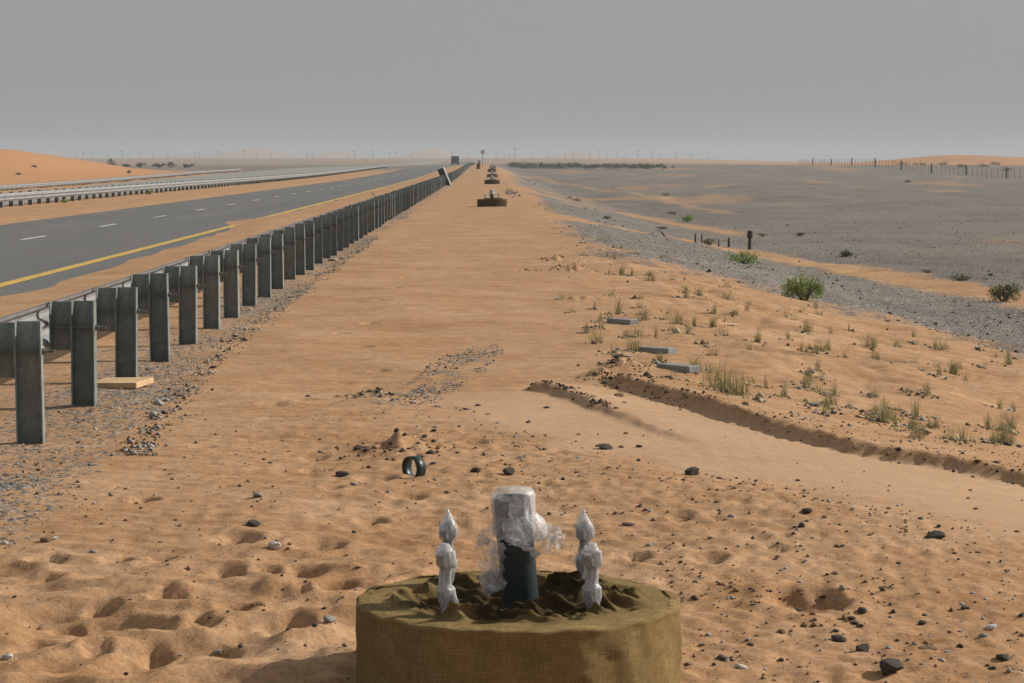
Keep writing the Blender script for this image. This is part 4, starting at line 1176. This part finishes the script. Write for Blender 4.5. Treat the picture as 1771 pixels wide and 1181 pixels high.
Z7 = [(215, 385, 60, 1), (340, 255, 40, 0), (505, 315, 62, 0), (595, 290, 60, 2, 'dense green grass tuft beyond the farthest grey plank'), (600, 235, 50, 0), (725, 215, 45, 0),
      (395, 420, 48, 2, 'dark grass tuft directly in front of the middle grey plank'), (615, 530, 105, 5, 'tall thin grass clump right of the nearest grey plank'), (690, 565, 95, 5, 'wide grass clump at the top of the ramp bank'),
      (445, 500, 50, 1), (765, 355, 62, 0), (880, 348, 40, 0), (1030, 372, 60, 0), (1190, 368, 60, 3, 'broad pale grass tuft on the far sandy slope'), (950, 505, 85, 0), (1000, 480, 50, 1),
      (1505, 465, 70, 2, 'dense grass tuft leaning left near the right side of the slope'), (1450, 497, 50, 0), (1712, 435, 75, 0, ), (1360, 610, 75, 0), (1240, 635, 62, 0), (1025, 630, 55, 1), (1110, 585, 30, 3),
      (1205, 550, 40, 3), (1690, 725, 65, 3, 'low broad grass tuft near the right edge by the bank'), (865, 555, 60, 0), (795, 518, 60, 4), (985, 213, 40, 0), (950, 300, 62, 0), (1110, 298, 45, 4), (868, 235, 50, 1), (1040, 310, 40, 0),
      (1355, 320, 45, 0), (1465, 372, 45, 3), (1540, 325, 35, 1), (1645, 370, 40, 1), (1680, 585, 55, 0), (1430, 660, 55, 3), (1500, 705, 45, 1), (775, 590, 60, 1), (1050, 540, 60, 0), (250, 90, 50, 0), (215, 160, 40, 1), (495, 180, 55, 0),
      (360, 108, 40, 3), (320, 210, 45, 1), (205, 242, 50, 1), (30, 170, 30, 1), (545, 162, 40, 3), (650, 170, 40, 3), (640, 255, 30, 4), (290, 95, 40, 4), (935, 240, 30, 1), (1300, 590, 40, 1), (570, 350, 40, 1), (1620, 440, 40, 1), (1390, 480, 30, 1),
      (150, 205, 35, 4), (60, 215, 30, 1), (680, 245, 24, 3), (1730, 600, 50, 0), (1570, 720, 40, 1)]
for t in Z7: TF.append((960 + t[0] / 2.1837, 440 + t[1] / 2.1837, t[2] / 2.1837, t[3], t[4] if len(t) > 4 else None))
Z5 = [(605, 835, 60, 0), (655, 850, 60, 0), (710, 970, 80, 0), (620, 950, 60, 4), (775, 980, 60, 4), (760, 808, 30, 3), (440, 825, 60, 1), (560, 715, 60, 1), (610, 720, 70, 1), (180, 500, 50, 1), (220, 490, 40, 1), (640, 1110, 70, 1), (280, 1120, 60, 1),
      (1145, 1100, 80, 4), (905, 985, 40, 3), (1250, 1085, 50, 1), (1060, 1015, 30, 3), (130, 470, 40, 1), (700, 780, 30, 3), (870, 790, 25, 3)]
for t in Z5: TF.append((900 + t[0] / 4.025, 240 + t[1] / 4.025, t[2] / 4.025, t[3], None))
Rg = random.Random(77)
for _ in range(95):
    px = 1000 + 760 * Rg.random() ** .9; t = Rg.random()
    lo = np.interp(px, [1000, 1100, 1220, 1400, 1600, 1760], [400, 430, 470, 530, 570, 610]); hi = np.interp(px, [1000, 1060, 1120, 1300, 1500, 1760], [560, 640, 665, 715, 770, 790])
    py = lo + (hi - lo) * t; TF.append((px, py, (13 + 22 * t) * Rg.uniform(.6, 1.25), Rg.choice([0, 1, 1, 3, 4, 1, 0, 3]), None))
LM = [(1080, 560, 'the farthest grey plank'), (1135, 610, 'the middle grey plank'), (1173, 642, 'the nearest grey plank'), (1390, 500, 'the largest green bush'), (1285, 445, 'the marker post bush'),
      (1225, 715, 'the upper ramp bank'), (1420, 768, 'the mid ramp bank'), (1690, 820, 'the low ramp bank'), (1736, 515, 'the dry spiky bush'), (1760, 650, 'the right edge'), (985, 465, 'the dark crest debris'), (1268, 574, 'the white scrap'), (1520, 600, 'the right slope centre')]
for i, (px, py, hp, k, lab) in enumerate(TF):
    x, y_, z = at(px, py); s = hp / F * y_ * 1.12
    o = obj('grass_tuft', TM[k], None, (x, y_, z), (0, 0, random.uniform(0, 6.28)), (s, s, s))
    if not lab:
        lab = ['upright green grass tuft ', 'sparse thin grass tuft ', 'dense green grass tuft ', 'low sprawling straw tuft ', 'narrow tuft of upright blades ', 'wide loose grass clump '][k] + whereto(px, py, LM)
    tag(o, lab, 'grass tuft', 'grass tufts on the embankment')

lx, ly, lw = [], [], []
for px, py, hp, k, lab in TF:
    q = gp(px, py); nn = int(R.integers(6, 22)); w = hp / F * q[1] * .5
    lx += list(q[0] + R.normal(-.4 * w, .9 * w, nn)); ly += list(q[1] + R.normal(0, 1.6 * w, nn)); lw += [1.] * nn
lx, ly = np.array(lx), np.array(ly)
pts = np.stack([lx, ly, H(lx, ly) + .004], 1)
scatter('litter', pts, R.gamma(1.6, .011, len(lx)) + .008, [M['rock_dark'], M['rock_grey'], M['rock_brown'], M['straw']], 'dry litter and grit caught round the grass tufts', 15)

# ------------------------------------------------------------------ shrubs and trees
def crown_mesh(seed, n, lobes, leaf, m, name='crown', elong=2.2):
    R = np.random.default_rng(seed); V = []; Fs = []
    for k in range(n):
        cx, cy, cz, rx, rz = lobes[R.integers(len(lobes))]
        u = R.normal(size=3); u /= np.linalg.norm(u); rad = R.random() ** .45
        p = np.array([cx + rx * u[0] * rad, cy + rx * u[1] * rad, max(.02, cz + rz * u[2] * rad)])
        d = R.normal(size=3) + np.array([0, 0, .9]) + .6 * u; d /= np.linalg.norm(d)
        s_ = np.cross(d, R.normal(size=3)); s_ /= np.linalg.norm(s_) + 1e-9
        L = leaf * R.uniform(.6, 1.4); w = L / elong
        b = len(V)
        V += [p - d * L * .5, p + s_ * w * .5, p + d * L * .5, p - s_ * w * .5]; Fs.append((b, b + 1, b + 2, b + 3))
    return mesh(name, V, Fs, m)
def stems_mesh(seed, lobes, n):
    R = random.Random(seed); b = MB()
    for k in range(n):
        l = lobes[k % len(lobes)]
        e = (l[0] + R.uniform(-.5, .5) * l[3], l[1] + R.uniform(-.5, .5) * l[3], l[2] + l[4] * R.uniform(.2, .8))
        mid = (e[0] * .5 + R.uniform(-.03, .03), e[1] * .5, e[2] * .5)
        b.tube((R.uniform(-.04, .04), R.uniform(-.04, .04), -.05), mid, .016, .011, 5, False); b.tube(mid, e, .011, .004, 5, False)
    return b.mesh('stems', M['stem'])

def shrub(px, py, w, h, m, label, seed, n, leaf_px=3.2, nl=6, cat='shrub', group='shrubs on the plain', name='shrub', xyz=None, elong=2.2):
    R = random.Random(seed)
    x, y_, z = xyz or at(px, py); k = y_ / F
    W, Hh = w * k, h * k
    lobes = []
    for i in range(nl):
        a = (i + .5) / nl - .5
        hh = Hh * R.uniform(.75, 1.1) * (1 - .9 * a * a)
        lobes.append((a * W * .75, R.uniform(-.25, .25) * W, hh * .5, W / nl * R.uniform(.8, 1.25), hh * .5))
    o = empty(name, (x, y_, z), label, cat, group)
    obj('foliage', crown_mesh(seed, n, lobes, leaf_px * k, m, 'foliage', elong), o)
    obj('stems', stems_mesh(seed, lobes, nl * 2), o)
    return o
shrub(1390, 520, 86, 52, M['leaf'], 'largest fresh green bush at the edge of the gravel plain', 11, 3000, 3.4, 8)
shrub(1285, 459, 62, 34, M['leaf'], 'bright green bush in front of the thick dark marker post', 12, 1300, 3.0, 6)
shrub(1463, 446, 20, 14, M['leaf_dark'], 'small round dark green bush alone on the plain right of the marker post', 13, 420, 2.6, 3)
shrub(1189, 383, 19, 13, M['leaf'], 'small round green bush alone on the plain beyond the stakes', 14, 380, 2.6, 3)
shrub(1383, 410, 14, 7, M['leaf_dark'], 'tiny dark bush on the plain above the marker post', 15, 200, 2.2, 3)
shrub(1736, 530, 60, 38, M['leaf_dry'], 'large dry spiky bush at the right edge of the plain', 16, 1100, 7.0, 6, elong=6.)
shrub(1662, 489, 40, 14, M['leaf_dry'], 'low flat dry bush left of and above the large spiky bush', 17, 450, 3.4, 5, elong=4.)
shrub(1226, 428, 24, 15, M['leaf_dry'], 'dry brown bush among the stakes', 18, 320, 2.6, 3)
shrub(1163, 371, 16, 6, M['leaf_dry'], 'low dry bush left of the small round green bush', 19, 160, 2.0, 3)
shrub(1152, 343, 14, 6, M['leaf_dry'], 'tiny pale dry bush far out on the plain', 20, 120, 1.8, 3)
shrub(1570, 316, 10, 5, M['leaf_dark'], 'tiny dark bush high on the plain below the fence', 21, 120, 1.8, 3)
shrub(1318, 409, 18, 6, M['leaf_dry'], 'low orange brown bush right of the tiny dark bush', 22, 140, 2., 3)
shrub(1604, 477, 16, 9, M['leaf_dry'], 'sparse dry bush left of the low flat one', 23, 140, 2.4, 3)
shrub(1050, 379, 14, 7, M['leaf_dark'], 'small green bush beside the near brown track', 24, 160, 2., 3)
shrub(1145, 397, 20, 7, M['leaf_dark'], 'low bush between the two brown tracks', 25, 180, 2., 3)
for px, py, lab in ((112, 351, 'green weed at the barrier foot nearest the left edge'), (258, 336, 'green weed at the foot of the median barrier, middle of three'), (435, 316, 'green weed at the foot of the median barrier, farthest of three')):
    shrub(px, py, 12, 8, M['leaf'], lab, px, 150, 2.4, 3, 'weed', 'weeds by the median barrier', 'weed')

# far trees left of the road
def tree(x, y_, hgt, wid, label, seed, n=260, m=None, group=None):
    R = random.Random(seed); z = float(hbase(x, y_))
    o = empty('scrub_tree', (x, y_, z), label, 'tree', group)
    MB().tube((0, 0, -.1), (.03, 0, hgt * .45), wid * .06, wid * .035, 6).tube((.03, 0, hgt * .45), (wid * .2, 0, hgt * .75), wid * .03, wid * .015, 5).build('trunk', M['stem'], o)
    lobes = [(R.uniform(-.32, .32) * wid, R.uniform(-.3, .3) * wid, hgt * R.uniform(.3, .8), wid * R.uniform(.18, .3), hgt * .24) for _ in range(6)]
    obj('crown', crown_mesh(seed, n, lobes, wid * .11, m or M['leaf_dark']), o)
Y0 = 420
tree((195 - 835) / F * Y0, Y0, 1.9, 1.9, 'dark spreading tree beyond the foot of the orange dune', 51, 420)
tree((172 - 835) / F * 430, 430, 1.0, 1.8, 'low dark tree between the dune and the spreading tree', 52)
for i, (px, lab) in enumerate(((222, 'dark scrub tree just right of the spreading tree'), (246, 'greyish scrub tree second right of the spreading tree'), (279, 'greyish rounded scrub tree third right of the spreading tree'), (300, 'greyish scrub tree fourth right of the spreading tree'), (330, 'low scrub tree at the right end of the far left row'))):
    tree((px - 835) / F * 470, 470, .9 + .3 * (i % 2), 2.2 + .5 * (i % 3), lab, 60 + i, 260, None, 'scrub trees beyond the dune')
# bushes on the orange dune
for i, (px, py, w, lab) in enumerate(((63, 290, 9, 'small dark bush high on the orange dune'), (36, 302, 8, 'pale bush low on the orange dune at the left'), (226, 299, 6, 'dark speck of bush on the tail of the orange dune'))):
    x = (px - 835) / F * 282; b = None
    ys_ = np.linspace(150, 330, 400); xr = (px - 835) / F * ys_; zz = hbase(xr, ys_); py_ = 280 + (HCAM - zz) / ys_ * F
    k = int(np.argmin(np.abs(py_ - py)))
    shrub(0, 0, w, 5, M['leaf_dark'] if i != 1 else M['leaf_dry'], lab, 80 + i, 160, 2., 3, 'shrub', 'bushes on the orange dune', 'shrub', (float(xr[k]), float(ys_[k]), float(zz[k]) - .02))
# far tree line right of the shoulder
lob = []
R = random.Random(3)
for i in range(150):
    px = 884 + 260 * (i / 150.) ** 1.1 + R.uniform(-3, 3); Yt = 515 + R.uniform(-14, 14); x = (px - 835) / F * Yt
    hgt = (1.25 if px < 1000 else .95) * R.uniform(.6, 1.15); lob.append((x, Yt, float(hbase(x, Yt)) + hgt * .45, .8, hgt * .5))
tl = obj('treeline', crown_mesh(9, 9000, lob, .26, M['leaf_dark'], 'treeline'))
tl.data.transform(Matrix.Translation((0, 0, 0)))
tag(tl, 'dark line of scrub along the far edge of the gravel plain', None, None, 'stuff')
for i, (px, lab) in enumerate(((1026, 'dark bush standing up from the middle of the far scrub line'), (1064, 'pair of dark bushes near the right end of the far scrub line'), (1096, 'third dark bush from the right end of the far scrub line'), (1117, 'second dark bush from the right end of the far scrub line'), (1147, 'rightmost broad bush of the far scrub line'), (1164, 'small lone bush past the right end of the far scrub line'))):
    tree((px - 835) / F * 500, 500, 1.35 if i < 4 else 1.1, 2.2 if i != 5 else 1.0, lab, 90 + i, 240, None, 'bushes along the far scrub line')

# ------------------------------------------------------------------ wire fence on the right
fe = empty('wire_fence', (90, 360, 0), 'wire fence on dark posts along the crest of the plain at right', 'fence')
fp = MB().box(-.13, .13, -.13, .13, -.4, 1.95, .02).mesh('fence_post', M['lamp'])
fs = MB().tube((0, 0, -.3), (0, 0, 1.7), .045, .04, 6).mesh('stake', M['stem'])
ypos = [364 + 33.4 * k for k in range(9)]
Ly = np.arange(350, 660, 4.18)
for yv in ypos:
    obj('fence_post', fp, fe, (0, yv - 360, float(H(90, yv)[0])))
for yv in Ly:
    if min(abs(yv - q) for q in ypos) > 1.2:
        obj('stake', fs, fe, (random.uniform(-.1, .1), yv - 360, float(H(90, yv)[0])), (random.uniform(-.04, .04), random.uniform(-.06, .06), 0))
for zz in (.35, .75, 1.15, 1.55):
    b = MB(); yl = np.arange(345, 661, 8.)
    for a, c in zip(yl[:-1], yl[1:]):
        b.tube((0, a - 360, float(H(90, a)[0]) + zz), (0, c - 360, float(H(90, c)[0]) + zz), .012, n=4, caps=False)
    b.build('wire', M['bolt_steel'], fe)
# scrub behind the fence
for i, (px, Yv, w, h) in enumerate(((1560, 640, 22, 7), (1590, 620, 26, 7), (1630, 560, 20, 8), (1662, 520, 16, 7), (1700, 520, 24, 8), (1742, 480, 24, 9), (1720, 600, 20, 8))):
    x = (px - 835) / F * Yv
    shrub(0, 0, w, h, M['leaf_dry'], ['first', 'second', 'third', 'fourth', 'sixth', 'seventh', 'fifth'][i] * 0 + 'dry scrub bush ' + ['leftmost behind the wire fence at right', 'second from left behind the wire fence', 'third from left behind the wire fence', 'fourth from left behind the wire fence', 'fifth from left behind the wire fence', 'rightmost behind the wire fence at the edge', 'second from right behind the wire fence'][i], 130 + i, 200, 2., 4, 'shrub', 'scrub behind the wire fence', 'shrub', (x, Yv, float(hbase(x, Yv))))

# ------------------------------------------------------------------ far traffic and road furniture
tx, ty = -8.4, 705.
tr = empty('truck', (tx, ty, float(base(ty)) - .06), 'dark truck seen from behind far down the road', 'truck')
MB().box(-1.2, 1.2, 0, 7.5, .75, 2.75, .05).build('cargo_box', M['truck_body'], tr)
MB().box(-1.1, 1.1, 7.9, 9.8, .6, 2.45, .1).build('cab', M['truck_pale'], tr)
MB().box(1.205, 1.32, .05, 7.4, .95, 2.6, .02).build('lit_side_strip', M['truck_pale'], tr)  # added pale strip: sunlight on the truck's right edge, put into colour
MB().box(-.5, .5, .2, 9.5, .45, .74).build('chassis', M['black_steel'], tr)
MB().box(-1.1, 1.1, -.12, -.02, .5, .68, .02).build('bumper', M['black_steel'], tr)
for sx in (-1, 1):
    for yy in (1.2, 2.5, 8.6):
        MB().tube((sx * .72, yy, .5), (sx * 1.16, yy, .5), .5, n=20).build('wheel', M['tyre'], tr)
    MB().box(sx * .95 - .1, sx * .95 + .1, -.16, -.122, .52, .66).build('tail_light', M['red_lens'], tr)

sx, sy = 0.0, 455.
zs = float(hbase(sx, sy))
sg = empty('road_sign', (sx, sy, zs), 'round red rimmed road sign on a thin pole at the shoulder', 'road sign')
zc = HCAM + 17 / F * sy - zs
MB().tube((0, .06, -.2), (0, .06, zc + .3), .04, n=10).build('pole', M['lamp'], sg)
MB().tube((0, .0, zc), (0, .03, zc), .40, n=32).build('rim', M['red_paint'], sg)
MB().tube((0, -.008, zc), (0, -.002, zc), .27, n=32).build('face', M['sign_white'], sg)

bx_, by_ = (827.5 - 835) / F * 400, 400.
br = empty('oil_barrel', (bx_, by_, float(hbase(bx_, by_))), 'black barrel standing by the far end of the guard rail', 'barrel')
MB().lathe([(0, .31), (.02, .33), (.3, .325), (.32, .345), (.34, .325), (.62, .325), (.64, .345), (.66, .325), (.93, .33), (.95, .31), (.93, .29)], 24).build('body', M['oil_barrel'], br, smooth=False)
MB().lathe([(.93, .28), (.945, .28)], 24).build('lid', M['oil_barrel'], br)
mk_ = empty('marker', (bx_ + .1, by_ + 26, float(hbase(bx_, by_ + 26))), 'pale marker board on a stand just behind the black barrel', 'marker')
MB().tube((0, 0, -.2), (0, 0, 1.1), .05, n=8).build('pole', M['lamp'], mk_)
MB().box(-.25, .25, -.04, -.052 + .08, .75, 1.45, .01).build('board', M['rock_grey'], mk_)

# street lamps on the far ridge
def lamp_mesh():
    pole = MB().tube((0, 0, -1), (0, 0, 7.4), .30, .22, 8).mesh('pole', M['lamp'])
    arm = MB().tube((0, 0, 0), (.5, 0, .3), .22, .18, 6).mesh('arm', M['lamp'])
    head = MB().box(-.3, .9, -.4, .4, -.3, .35, .1).mesh('lamp_head', M['lamp'])
    return pole, arm, head
pl, am, hd = lamp_mesh()
LX = [130, 145, 172, 186, 213, 228, 250, 268, 295, 309, 335, 349, 375, 388, 415, 452, 466, 529, 540, 602, 614, 637, 650, 674, 688, 709, 780, 812, 859, 880, 891, 924, 945, 976.5, 988, 1020, 1041, 1050, 1071, 1081, 1101, 1111, 1132, 1141, 1161, 1172, 1191, 1200, 1219, 1230, 1248, 1258, 1278, 1304]
LB = lambda px: np.interp(px, [100, 300, 420, 650, 800, 950, 1100, 1160, 1200, 1250, 1310], [278, 277.5, 276, 274.5, 275, 275, 274, 277, 279.5, 283, 288])
for i, px in enumerate(LX):
    Yl = 2600 + (i % 2) * 90
    x = (px - 835) / F * Yl; z = float(hbase(x, Yl))
    s = (1.0 if i % 2 == 0 else .8) * random.uniform(.85, 1.1); x += random.uniform(-2, 2); Yl += random.uniform(-40, 60); z = float(hbase(x, Yl))
    if px == 891: s = 1.5
    lab = 'tallest thin lamp post on the far ridge just right of the road' if px == 891 else ('twin armed street lamp on the hazy ridge left of the road' if px < 835 else 'twin armed street lamp on the hazy ridge right of the road')
    r = empty('street_lamp', (x, Yl, z), lab, 'street lamp', 'street lamps along the far ridge')
    r.scale = (s, s, s)
    obj('pole', pl, r)
    for sgn in (0, math.pi):
        a = obj('arm', am, r, (0, 0, 7.2), (0, 0, sgn))
        obj('lamp_head', hd, a, (.6, 0, .35))

# ------------------------------------------------------------------ haze
hzb = MB().box(-1900, 1900, -62, 5650, -6.5, 34).build('haze', None)
hzb.data.materials.clear()
hm = bpy.data.materials.new('haze'); hm.use_nodes = True
hn = hm.node_tree; hn.nodes.clear()
ho = hn.nodes.new('ShaderNodeOutputMaterial'); hv = hn.nodes.new('ShaderNodeVolumePrincipled')
hv.inputs['Color'].default_value = (.74, .77, .82, 1); hv.inputs['Density'].default_value = HAZE_DENSITY; hv.inputs['Anisotropy'].default_value = .1
hn.links.new(hv.outputs[0], ho.inputs['Volume'])
hzb.data.materials.append(hm)
hzb['kind'] = 'stuff'; hzb['label'] = 'pale desert haze'
